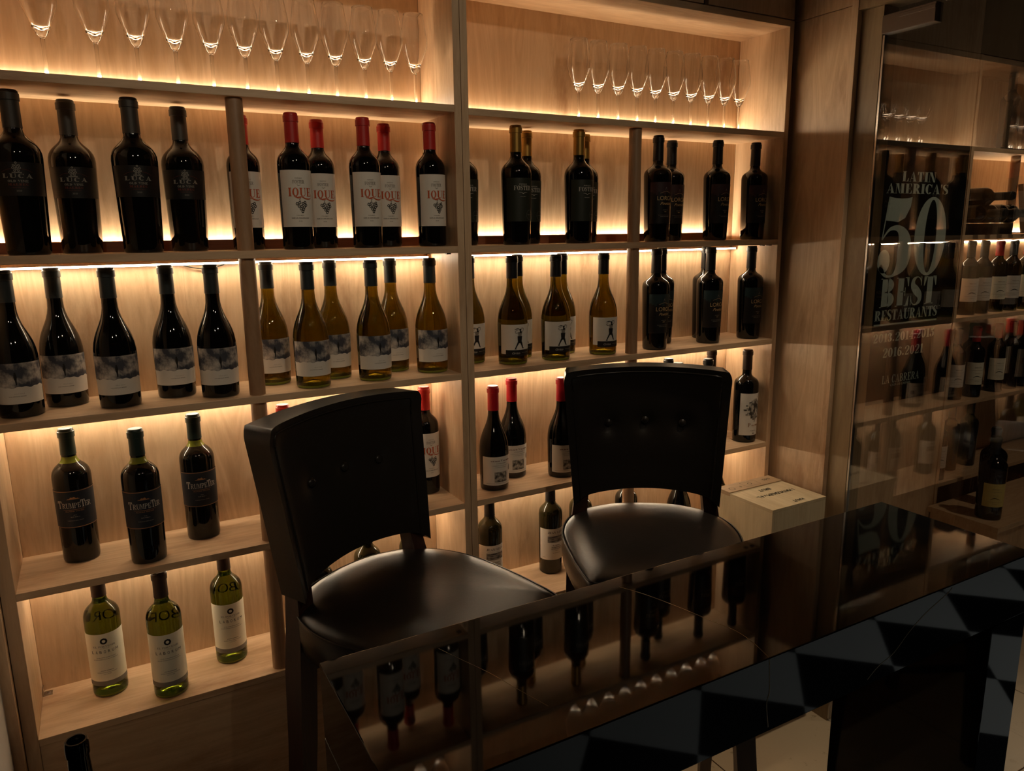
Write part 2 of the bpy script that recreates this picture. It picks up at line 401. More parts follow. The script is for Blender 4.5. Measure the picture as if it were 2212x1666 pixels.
    if ch == '2': return .72, stroke([(.14, .70, s * .8), (.12, .84, s * .5), (.32, .98, h), (.56, .86, s * .8), (.54, .62, s), (.34, .38, s * .6), (.10, .08, h)]) + [q_rect(.08, 0, .62, s * .55), [(.62, 0), (.66, .30), (.62, .30), (.52, h)]]
    if ch == '3': return .68, ring(.26, .75, .32, .25, s, h, -90, 130, 14) + ring(.26, .26, .36, .27, s, h, -130, 90, 14) + ring(.12, .80, .09, .10, .085, .095, 0, 360, 10) + ring(.10, .18, .09, .10, .085, .095, 0, 360, 10)
    if ch == '4': return .72, [st(.48), sf(.48, 0), q_rect(.02, .26, .68, .26 + h), [(.02, .26), (.02 + h, .26), (.48 + s / 2, 1), (.48, 1)]]
    if ch == '5':
        # fat flag, hairline back and heavy bowl
        g = [[(.14, 1.0), (.26, .985), (.24, .70), (.10, .71)], [(.26, .985), (.40, .98), (.36, .69), (.24, .70)], [(.40, .98), (.52, .985), (.50, .74), (.36, .69)], [(.52, .985), (.62, 1.0), (.60, .88), (.50, .74)],
             [(.13, 1), (.15, 1), (.06, .47), (.04, .47)]]
        g += stroke([(.05, .47, .02), (.20, .60, .04), (.40, .60, .10), (.53, .44, s), (.52, .20, s), (.36, .03, .05), (.18, .02, .04), (.05, .14, .10)]) + ring(.12, .20, .13, .15, .128, .148, 0, 360, 14)
        return .74, g
    if ch == '6': return .72, ring(.36, .30, .34, .31, s, h, 0, 360, 22) + stroke([(.13, .30, s), (.16, .66, s * .8), (.36, .97, h), (.56, .90, h)]) + ring(.54, .86, .09, .09, .085, .085, 0, 360, 10)
    return .5, []
_fc = {}
def font_tris(txt):
    if txt not in _fc:
        c = bpy.data.curves.new('tmp', 'FONT'); c.body = txt; c.size = 1; c.resolution_u = 3
        o = bpy.data.objects.new('tmp', c); COL.objects.link(o)
        dg = bpy.context.evaluated_depsgraph_get(); me = o.evaluated_get(dg).to_mesh()
        V = [(v.co.x, v.co.y) for v in me.vertices]; F = [tuple(p.vertices) for p in me.polygons]
        o.evaluated_get(dg).to_mesh_clear(); bpy.data.objects.remove(o); bpy.data.curves.remove(c)
        _fc[txt] = (V, F)
    return _fc[txt]
class Art(MB):
    """flat artwork laid on a surface: P(u, v, off) -> point"""
    def __init__(s, P): super().__init__(); s.P = P
    def poly(s, pts, mat, off=.0006):
        a = sum(pts[i][0] * pts[(i + 1) % len(pts)][1] - pts[(i + 1) % len(pts)][0] * pts[i][1] for i in range(len(pts)))
        if abs(a) < 1e-12: return
        if a < 0: pts = pts[::-1]
        s.add([s.P(u, v, off) for u, v in pts], [tuple(range(len(pts)))], mat)
    def rect(s, u0, u1, v0, v1, mat, off=.0006, n=None, top=None):
        n = n or max(1, int(abs(u1 - u0) / .004))
        nv = 2 if (v1 - v0) > .03 else 1
        vs = []
        for j in range(nv + 1):
            for i in range(n + 1):
                u = u0 + (u1 - u0) * i / n; vt = top(u) if top else v1
                vs.append(s.P(u, v0 + (vt - v0) * j / nv, off))
        s.add(vs, [(j * (n + 1) + i, j * (n + 1) + i + 1, (j + 1) * (n + 1) + i + 1, (j + 1) * (n + 1) + i) for j in range(nv) for i in range(n)], mat)
    def serif(s, txt, uc, v, h, W, mat, st=.22, hr=.05, gap=.06, off=.001):
        gs = [glyph(c, st, hr) if c != ' ' else (.4, []) for c in txt]
        tot = sum(g[0] for g in gs) + gap * (len(gs) - 1); k = W / tot; x = 0
        for wd, polys in gs:
            for p in polys: s.poly([(uc - W / 2 + (x + a) * k, v + b_ * h) for a, b_ in p], mat, off)
            x += wd + gap
    def sans(s, txt, uc, v, h, W, mat, off=.001, slant=0, flip=1):
        V, F = font_tris(txt); x0 = min(p[0] for p in V); x1 = max(p[0] for p in V); k = W / (x1 - x0); kv = h / .70
        s.add([s.P(uc + flip * (-W / 2 + (x - x0) * k + slant * y * kv), v + y * kv * 1.0, off) for x, y in V], [f if flip > 0 else f[::-1] for f in F], mat)
    def micro(s, uc, v, h, W, mat):
        rnd = random.Random(int(abs(uc * 1e4 + v * 1e5 + W * 1e4))); u = uc - W / 2
        while u < uc + W / 2 - h * .5:
            wd = min(h * rnd.uniform(.35, .7), uc + W / 2 - u)
            s.rect(u, u + wd, v, v + h * rnd.choice((.75, 1, 1)), mat, .001, 1); u += wd + h * rnd.choice((.25, .25, .3, .7))
    def dot(s, u, v, r, mat, off=.001, hole=0, n=14, sy=1):
        for p in ring(u, v, r, r * sy, r - hole if hole else r * .98, (r - hole if hole else r * .98) * sy, 0, 360, n): s.poly(p, mat, off)
    def line(s, pts, mat, off=.001, n=6):
        for p in stroke(pts, n): s.poly(p, mat, off)

# ------------------------------------------------------------------ bottles
def bez(p0, p1, p2, p3, n=10):
    return [tuple((1 - t) ** 3 * p0[c] + 3 * (1 - t) ** 2 * t * p1[c] + 3 * (1 - t) * t * t * p2[c] + t ** 3 * p3[c] for c in (0, 1)) for t in [i / n for i in range(1, n + 1)]]
def profile(h, rb, rs, zs, rn, zn, k1=.62, k2=.45):
    H = zn - zs
    p = [(0, .020), (rb * .45, .012), (rb * .80, .001), (rb * .90, 0), (rb * .975, .002), (rb, .007)]
    p += [(rb + (rs - rb) * i / 5, .007 + (zs - .007) * i / 5) for i in range(1, 6)]
    p += bez((rs, zs), (rs, zs + H * k1), (rn, zn - H * k2), (rn, zn))
    p += [(rn * .97, h - .024), (rn * .97, h - .019), (rn * 1.09, h - .0185), (rn * 1.09, h - .006), (rn * 1.0, h - .005), (rn * .98, h - .001), (rn * .9, h), (0, h)]
    return p
def rad(prof, z):
    q = prof[5:]
    for a, b_ in zip(q, q[1:]):
        if a[1] <= z <= b_[1] and b_[1] > a[1]: return a[0] + (b_[0] - a[0]) * (z - a[1]) / (b_[1] - a[1])
    return q[0][0]
def wrap(prof):
    def P(u, v, off):
        r = rad(prof, v) ; a = u / r
        return ((r + off) * math.sin(a), -(r + off) * math.cos(a), v)
    return P
KIND = {}
def kind(name, prof, glass, cap, cap_z, label_fn, mats, neck=None, extra=None):
    b_ = MB()
    if neck:
        mm = [0 if not (neck[0] <= (prof[i][1] + prof[i + 1][1]) / 2 <= neck[1]) else 1 for i in range(len(prof) - 1)]
        b_.lathe(prof, 40, mm); body = b_.mesh('glass', [glass, 'neck_glass'], 40)
    else:
        b_.lathe(prof, 40, [1 if prof[i + 1][1] <= .0075 and glass in ('amber_glass', 'green_glass') else 0 for i in range(len(prof) - 1)])
        body = b_.mesh('glass', [glass, 'neck_glass'], 40)
    c = MB(); h = prof[-1][1]; q = [(rad(prof, cap_z), cap_z - .0002), (rad(prof, cap_z) + .0009, cap_z)]
    q += [(r + .0009, z) for r, z in prof if z > cap_z + .002 and r > .011 and z < h - .0004] + [(prof[-2][0] + .0006, h + .0008), (0, h + .0009)]
    c.lathe(q, 32, 0); capm = c.mesh('capsule', cap, 40)
    lab = None
    if label_fn:
        a = Art(wrap(prof)); label_fn(a); lab = a.mesh('label', mats, 30)
    KIND[name] = (body, capm, lab)
def L_luca(a):
    a.rect(-.054, .054, .112, .174, 0, .0004)
    a.serif('LUCA', 0, .1445, .0082, .050, 1, .28, .10, .22)
    a.serif('OLD VINE', 0, .1368, .0042, .034, 1, .26, .12, .06)
    a.serif('MALBEC', 0, .1305, .0042, .034, 2, .26, .12, .10)
    a.sans('VALLE DE UCO', 0, .1262, .0018, .024, 2); a.sans('2020', 0, .1195, .0030, .009, 3)
    a.line([(-.026, .1555, .0005), (-.016, .1600, .0005), (-.007, .1615, .0005)], 2); a.line([(.026, .1555, .0005), (.016, .1600, .0005), (.007, .1615, .0005)], 2)
    for k, (du, dv, r) in enumerate([(0, .0725, .0020), (-.0042, .068, .0021), (.0042, .068, .0021), (0, .067, .0022), (-.0052, .0632, .0024), (.0052, .0632, .0024), (0, .0622, .0026), (-.003, .0582, .0022), (.003, .0582, .0022)]):
        a.dot(du, .100 + dv, r, 3, .001, r * .45)
    a.rect(-.008, .008, .1538, .1556, 3, .001)
def L_ique(a):
    a.rect(-.044, .044, .050, .175, 0, .0004)
    a.sans('ENRIQUE', 0, .1560, .0022, .015, 2)
    a.serif('FOSTER', 0, .1455, .0072, .026, 2, .22, .07)
    a.line([(-.004, .1432, .0005), (0, .1408, .0012), (.004, .1432, .0005)], 2)
    a.serif('IQUE', .0035, .1175, .0185, .054, 1, .23, .07, .10)
    a.line([(-.012, .1175, .0008), (-.006, .1150, .0016), (.004, .1165, .0018), (.014, .1125, .0026), (.024, .1120, .0020), (.031, .1150, .0008)], 1, .0012)
    grapes = [(-.010, .1035), (-.004, .1060), (.003, .1040), (.008, .1065), (.010, .1005), (-.006, .0985), (0, .0975), (.006, .0965), (-.002, .0925), (.004, .0915), (.0015, .0865)]
    for u, v in grapes: a.dot(u + .004, v - .0025, .0031, 3, .001, .0015, 12, 1.15)
    a.line([(.002, .107, .001), (.000, .1105, .001), (.003, .1125, .0008)], 3)
    a.sans('MALBEC', 0, .0745, .0022, .016, 2); a.micro(0, .0685, .0024, .038, 2); a.micro(0, .0620, .0018, .008, 2)
def L_foster(a):
    a.rect(-.0465, .0465, .060, .171, 0, .0004)
    a.sans('ENRIQUE', 0, .1535, .0030, .022, 1)
    a.serif('FOSTER', 0, .1400, .0110, .050, 1, .22, .07)
    a.line([(-.012, .1345, .0005), (-.004, .1335, .0010), (0, .1310, .0016), (.004, .1335, .0010), (.012, .1345, .0005)], 1)
    a.sans('MALBEC', 0, .1225, .0020, .016, 1)
    a.dot(.022, .077, .0125, 2, .001, .0120, 26); a.micro(.022, .0765, .0018, .017, 2)
def L_lorca(top):
    def f(a):
        a.rect(-.048, .048, .052, .170, 0, .0004)
        a.rect(-.048, .048, .146, .170, top, .0006, 24, lambda u: .170)
        a.rect(-.048, .048, .138, .1462, top, .0006, 24) if False else None
        for i in range(12):
            u0 = -.048 + .008 * i; d = .004 + .004 * ((i * 7) % 3)
            a.rect(u0, u0 + .008, .146 - d, .1462, top, .0006, 3)
        a.line([(-.018, .1385, .0006), (0, .1440, .0006), (.018, .1385, .0006)], 2)
        a.dot(0, .1545, .0014, 3, .001); a.line([(-.004, .148, .0005), (0, .152, .0008), (.004, .148, .0005)], 3)
        a.sans('LORCA', 0, .1190, .0122, .052, 2)
        a.sans('Poetico', .002, .1055, .0085, .038, 2, slant=.45)
        a.micro(0, .0900, .0019, .018, 3); a.micro(0, .0850, .0020, .008, 2)
        a.micro(0, .0760, .0013, .042, 3); a.micro(0, .0715, .0018, .030, 3)
    return f
def L_snow(a):
    a.rect(-.057, .057, .030, .066, 0, .0004)
    wob = lambda u: .064 + .0012 * math.sin(u * 180) + .0009 * math.sin(u * 410 + 1)
    vs = []
    n = 30
    a.rect(-.057, .057, .062, .113, 1, .00055)
    a.rect(-.057, .057, .058, .064, 0, .0007, 40, wob)
    # a figure walking under the snowy tree
    for p in [[(-.0020, .0895), (.0022, .0895), (.0016, .0690), (-.0004, .0690)], [(-.0026, .0850), (-.0018, .0915), (.0020, .0915), (.0028, .0850), (.0020, .0790), (-.0018, .0790)]]: a.poly(p, 2, .0011)
    a.dot(0, .0932, .0016, 2, .0011)
    a.micro(.004, .0500, .0022, .018, 4); a.micro(0, .0450, .0014, .030, 3)
def L_walk(a):
    a.rect(-.056, .056, .030, .111, 0, .0004)
    a.rect(-.040, .056, .024, .0415, 1, .0007)
    blk = 1
    a.poly([(-.0075, .0795), (.0060, .0795), (.0040, .0600), (-.0060, .0600)], blk, .0015); a.poly([(-.0068, .0640), (-.0008, .0640), (-.0120, .0450), (-.0148, .0450)], blk, .0015); a.poly([(-.0148, .0450), (-.0120, .0470), (-.0100, .0435), (-.0165, .0432)], blk, .0015)
    a.poly([(-.0008, .0640), (.0055, .0640), (.0098, .0470), (.0070, .0465)], blk, .0015); a.poly([(.0070, .0475), (.0098, .0475), (.0128, .0452), (.0068, .0452)], blk, .0015)
    a.poly([(-.0050, .0800), (.0040, .0800), (.0065, .0900), (-.0062, .0900)], 3, .0013); a.poly([(-.0020, .0880), (.0050, .0880), (.0044, .0930), (-.0008, .0940)], blk, .0015)
    a.dot(.0012, .0965, .0030, blk); a.line([(.004, .091, .0010), (.0095, .0940, .0009), (.0110, .1015, .0008)], blk, .0015); a.line([(-.004, .0900, .0010), (-.011, .0880, .0009), (-.014, .0930, .0008), (-.006, .0965, .0008)], blk, .0015)
    a.line([(-.016, .0975, .0006), (-.008, .1000, .0022), (-.001, .0985, .0008)], blk, .0015); a.line([(.002, .1, .0007), (.006, .1015, .0016), (.010, .0995, .0006)], blk, .0015)
    a.sans('Grito', -.012, .0300, .0060, .022, 2, slant=.4); a.micro(.018, .0325, .0018, .024, 3)
def L_trump(a):
    a.rect(-.0575, .0575, .084, .170, 0, .0004)
    for v in (.085, .1675): a.rect(-.0575, .0575, v, v + .0013, 2, .0008)
    a.rect(-.013, .013, .1500, .157, 2, .0009, 16, lambda u: .1503 + .0052 * max(0, 1 - abs(u + .001) / .0125) + .0012 * math.sin(u * 900) * (abs(u) < .009))
    a.serif('T', -.0292, .1297, .0170, .0100, 1, .15, .06); a.serif('RUMPE', -.0055, .1302, .0115, .036, 1, .16, .06, .05); a.serif('T', .0170, .1300, .0165, .0095, 1, .15, .06); a.serif('ER', .0278, .1302, .0115, .0140, 1, .16, .06, .05)
    a.line([(-.022, .1270, .0004), (0, .1262, .0010), (.022, .1270, .0004)], 2)
    a.sans('RUTINI WINES', 0, .1215, .0028, .036, 2)
    a.micro(0, .1130, .0015, .007, 3); a.micro(0, .1085, .0022, .018, 3); a.micro(0, .1005, .0016, .032, 3)
def L_labor(a):
    a.rect(-.056, .056, .042, .160, 0, .0004)
    a.rect(-.056, .056, .030, .042, 4, .0004)
    a.dot(0, .1420, .0074, 1, .001, .0036, 16)
    for k in range(8):
        an = k * PI / 4; a.poly([(.0058 * math.cos(an - .3), .142 + .0058 * math.sin(an - .3)), (.0082 * math.cos(an), .142 + .0082 * math.sin(an)), (.0058 * math.cos(an + .3), .142 + .0058 * math.sin(an + .3))], 1)
    a.serif('EL PORVENIR', 0, .1270, .0042, .046, 2, .2, .07); a.sans('DE CAFAYATE', 0, .1238, .0014, .018, 2)
    for k, ch in enumerate('LABORUM'): a.sans(ch, -.0255 + .0085 * k, .1125, .0072, .0044 if ch != 'M' else .0058, 1)
    a.micro(.002, .1010, .0016, .040, 2); a.micro(0, .0965, .0018, .050, 2)
    a.micro(0, .0680, .0018, .026, 2); a.micro(0, .0635, .0014, .042, 2); a.micro(0, .0595, .0014, .016, 2)
def L_jean(a):
    a.rect(-.058, .058, .048, .150, 0, .0004)
    a.serif('JEAN LEON', 0, .1345, .0070, .056, 1, .22, .07, .10)
    a.rect(-.026, .026, .1295, .1302, 2, .001)
    a.rect(-.029, .029, .105, .1265, 3, .0008)
    a.micro(0, .0945, .0034, .026, 2)
    a.micro(0, .0885, .0022, .034, 1); a.micro(0, .0835, .0018, .036, 1); a.micro(0, .0780, .0022, .010, 2); a.micro(0, .0700, .0018, .024, 2)
    a.micro(-.040, .0560, .0014, .012, 2)
def L_red(a):
    a.rect(-.056, .056, .017, .100, 0, .0004)
    a.micro(-.018, .0865, .0030, .024, 3); a.serif('V', .0005, .0862, .0056, .006, 1, .22, .07); a.micro(.018, .0865, .0030, .024, 3)
    a.micro(0, .0800, .0018, .030, 4); a.micro(0, .0740, .0012, .052, 4); a.micro(0, .0690, .0012, .034, 4)
    a.rect(-.020, .018, .0265, .0560, 2, .0008)
    a.dot(.034, .0630, .0072, 4, .001, 0, 18, 1.25)
    a.rect(-.044, .044, .0225, .0231, 4, .001)
def L_petr(a):
    a.rect(-.050, .050, .026, .171, 0, .0004)
    for i in range(14):
        t = (i + .5) / 14; hw = .030 * math.sin(PI * t) ** .55 * (1 + .25 * math.sin(i * 2.3)); uc = .002 + .004 * math.sin(i * 1.7)
        a.rect(uc - hw, uc + hw, .080 + .0052 * i, .080 + .0052 * (i + 1), 1, .0008)
    a.line([(.002, .072, .003), (.003, .084, .004), (-.002, .098, .004)], 2)
    a.dot(.012, .160, .0016, 2)
    a.serif('P', -.016, .0560, .0130, .0095, 3, .2, .07); a.micro(.008, .0580, .0052, .032, 3)
    a.micro(0, .0410, .0018, .022, 2); a.rect(-.003, .003, .030, .0345, 2, .001)
def L_plain(a):
    a.rect(-.046, .046, .055, .150, 0, .0004)
    a.micro(0, .1270, .0030, .030, 2); a.rect(-.03, .03, .1165, .1172, 2, .001)
    a.line([(-.018, .085, .0008), (-.004, .092, .003), (.016, .086, .0008)], 1); a.micro(0, .1020, .0020, .022, 2); a.micro(0, .0680, .0018, .020, 2)
    a.rect(-.03, .03, .0755, .0762, 2, .001)
bord = profile(.300, .0355, .0368, .188, .0148, .236)
lucap = profile(.309, .0385, .0440, .186, .0158, .240, .60, .40)
fosp = profile(.305, .0370, .0405, .182, .0150, .232)
lorp = profile(.303, .0370, .0412, .190, .0148, .228, .66, .45)
burg = profile(.2945, .0405, .0420, .108, .0150, .225, .52, .42)
petp = profile(.315, .0390, .0405, .198, .0152, .236)
trup = profile(.302, .0370, .0390, .192, .0148, .240, .66, .42)
labp = profile(.301, .0372, .0378, .188, .0148, .236, .64, .42)
bigp = profile(.330, .0460, .0480, .210, .0170, .262)
kind('luca', lucap, 'black_glass', 'capsule_grey', .240, L_luca, ['lab_black', 'ink_mid', 'ink_dullred', 'ink_mid'])
kind('ique', bord, 'black_glass', 'capsule_red', .236, L_ique, ['lab_white', 'ink_red', 'ink_grey', 'ink_black'])
kind('foster', fosp, 'black_glass', 'capsule_gold', .238, L_foster, ['lab_green', 'ink_light', 'lab_grey'])
kind('lorca_plum', lorp, 'black_glass', 'capsule_black', .232, L_lorca(1), ['lab_black', 'lab_purple', 'ink_gold', 'ink_grey'])
kind('lorca_teal', lorp, 'black_glass', 'capsule_black', .232, L_lorca(1), ['lab_black', 'lab_teal', 'ink_gold', 'ink_grey'])
SN = ['lab_white', 'art_snow', 'ink_black', 'ink_grey', 'ink_pale']
kind('snow_red', burg, 'black_glass', 'capsule_blue', .232, L_snow, SN)
kind('snow_white', burg, 'amber_glass', 'capsule_blue', .232, L_snow, SN)
kind('walker', burg, 'amber_glass', 'capsule_black', .234, L_walk, ['lab_white', 'ink_black', 'ink_pale', 'ink_grey'])
kind('trumpet', trup, 'black_glass', 'capsule_green', .244, L_trump, ['lab_navy', 'ink_pale', 'ink_bronze', 'ink_grey'], (.228, .246))
kind('labor', labp, 'green_glass', 'capsule_brown', .240, L_labor, ['lab_cream', 'ink_black', 'ink_grey', 'ink_light', 'lab_grey'])
kind('jean', bord, 'olive_glass', 'capsule_black', .232, L_jean, ['lab_white', 'ink_black', 'ink_grey', 'art_landscape'])
kind('redcap', burg, 'black_glass', 'capsule_crimson', .226, L_red, ['lab_white', 'ink_black', 'art_engraving', 'ink_dullred', 'ink_grey'])
kind('petra', petp, 'black_glass', 'capsule_brown', .248, L_petr, ['lab_white', 'art_tree', 'ink_grey', 'ink_bronze'])
kind('plain_white', bord, 'black_glass', 'capsule_black', .236, L_plain, ['lab_white', 'ink_black', 'ink_grey'])
kind('plain_cream', bord, 'black_glass', 'capsule_red', .236, L_plain, ['lab_cream', 'ink_black', 'ink_grey'])
kind('plain_yellow', bigp, 'black_glass', 'capsule_black', .262, L_plain, ['lab_yellow', 'ink_black', 'ink_grey'])
kind('plain_dark', bord, 'black_glass', 'capsule_black', .236, None, [])
def bottle(k, x, y, z, label, group, rz=0.0, name='wine_bottle'):
    t = thing(name, label, 'bottle', (x, y, z + .0004), rz, group)
    body, cap, lab = KIND[k]
    link('glass_body', body, t); link('capsule', cap, t)
    if lab: link('label', lab, t)
    return t
# mirror-reading brand printed on the back of the clear green bottles, seen through the glass
_a = Art(lambda u, v, off: ((rad(labp, v) + off) * math.sin(u / rad(labp, v) + PI), -(rad(labp, v) + off) * math.cos(u / rad(labp, v) + PI), v))
_a.sans('LABORUM', 0, .1665, .0095, .060, 0, .0005)
BACKM = _a.mesh('back_lettering', 'ink_black', 30)

# ------------------------------------------------------------------ wine rack (this room)
T = .0168
Z1, Z2, Z3, Z4, Z5, ZT = 1.9317, 1.600, 1.275, .9199, .5836, 2.2391
D = .2046
XL0, XL, XC, XC2, XR, XR1 = .2575, .283, 1.2989, 1.3376, 2.4403, 2.4585
def pole_mb(x, y, z0, z1, r=.0178):
    b_ = MB(); b_.lathe([(0, z0), (r, z0), (r, z1), (0, z1)], 28, 0, (x, y)); return b_
rack = thing('wine_rack', 'built-in oak wine rack of two bays with lit shelves behind the bar stools', 'shelving unit', (1.35, 0, 0))
def strip(x0, x1, y0, y1, z0, z1, face, mat, parent):
    b_ = MB(); b_.box(x0, x1, y0, y1, z0, z1)
    for k in {'top': (1,), 'upper': (1, 2), 'lower': (0, 2)}[face]: b_.m[k] = 1
    part('led_strip', b_, ['led_profile', mat], parent)
def board(nm, x0, x1, y0, y1, z0, z1, mat, parent=None, bevel=.0009):
    b_ = MB(); b_.box(x0, x1, y0, y1, z0, z1); return part(nm, b_, mat, parent or rack, None, None, bevel)
board('upright', XL0, XL, 0, D, 0, 2.258, 'oak_z'); board('upright', XR, XR1, 0, D, 0, 2.258, 'oak_z')
board('upright', XC, (XC + XC2) / 2 - .0006, 0, D, 0, 2.258, 'oak_z'); board('upright', (XC + XC2) / 2 + .0006, XC2, 0, D, 0, 2.258, 'oak_z')
BAYS = ((XL, XC), (XC2, XR))
for bi, (a, b_) in enumerate(BAYS):
    board('back_panel', a, b_, D, D + .012, 0, 2.258, 'oak_z')
    board('top_board', a, b_, 0, D, ZT, 2.258, 'oak_x')
    z1 = Z1 + (0 if bi else .0045)
    for z in (z1, Z2, Z3, Z4, Z5):
        board('shelf', a, b_, 0, D, z - T, z, 'oak_x')
    board('plinth_panel', a, b_, .004, .020, 0, Z5 - T - .001, 'oak_x')
    board('batten', a + .004, b_ - (.05 if bi else .004), D - .020, D - .010, Z2, Z2 + .024, 'batten_wood')
    strip(a + .01, b_ - .01, D - .008, D - .002, z1 + .004, z1 + .028, 'upper', 'led_top', rack)
    strip(a + .01, b_ - .03, D - .0095, D - .0020, Z2 + .004, Z2 + .009, 'top', 'led_up', rack)
    for z in (Z2, Z3, Z4):
        strip(a + .008, b_ - .008, D - .030, D - .024, z - T - .0160, z - T - .0115, 'lower', 'led_down', rack)
for x in (.790, 1.868):
    for z0, z1 in ((Z5, Z4 - T), (Z4, Z3 - T), (Z3, Z2 - T), (Z2, Z1 - T + (.0045 if x < 1 else 0))):
        part('support_pole', pole_mb(x + .004, .026, z0, z1), 'pole_wood', rack, 40)
m_ = MB(); m_.box(XL + .001, XL + .003, D - .030, D - .008, Z5, Z5 + .018); m_.box(XL + .001, XL + .020, D - .030, D - .012, Z5, Z5 + .002); m_.lathe([(0, Z5 + .002), (.004, Z5 + .002), (.003, Z5 + .004), (0, Z5 + .0045)], 10, 0, (XL + .012, D - .02))
part('metal_bracket', m_, 'steel', rack)
for x, z in ((XR - .02, Z2), (XR - .05, Z2), (XC - .02, Z2)):
    m_ = MB(); m_.box(x - .006, x + .006, .012, .024, z - T - .003, z - T); part('shelf_clip', m_, 'dark_metal', rack)
# loose cable below the upper shelf and a scrap of paper hanging from the middle shelf
m_ = MB(); m_.tube([(.68 + .01 * i, D - .012, Z2 - T - .018 - .008 * math.sin(i / 9 * PI)) for i in range(10)], .0012, 6)
tag(part('cable', m_, 'dark_plastic', None, 40, (0, 0, 0)), 'thin loose cable drooping from the light strip under the upper shelf', 'cable')
m_ = MB()
pp = [(.700, .165, 1.256), (.728, .168, 1.257), (.732, .176, 1.236), (.722, .170, 1.224), (.703, .160, 1.232), (.714, .158, 1.242)]
m_.add(pp, [(0, 5, 1), (1, 5, 2), (2, 5, 3), (3, 5, 4), (4, 5, 0)]); m_.add([(x, y + .0015, z) for x, y, z in pp], [(1, 5, 0), (2, 5, 1), (3, 5, 2), (4, 5, 3), (0, 5, 4)])
tag(part('paper_scrap', m_, 'paper_white', None, None, (0, 0, 0)), 'crumpled white paper scrap stuck under the middle shelf beside a pole', 'paper')

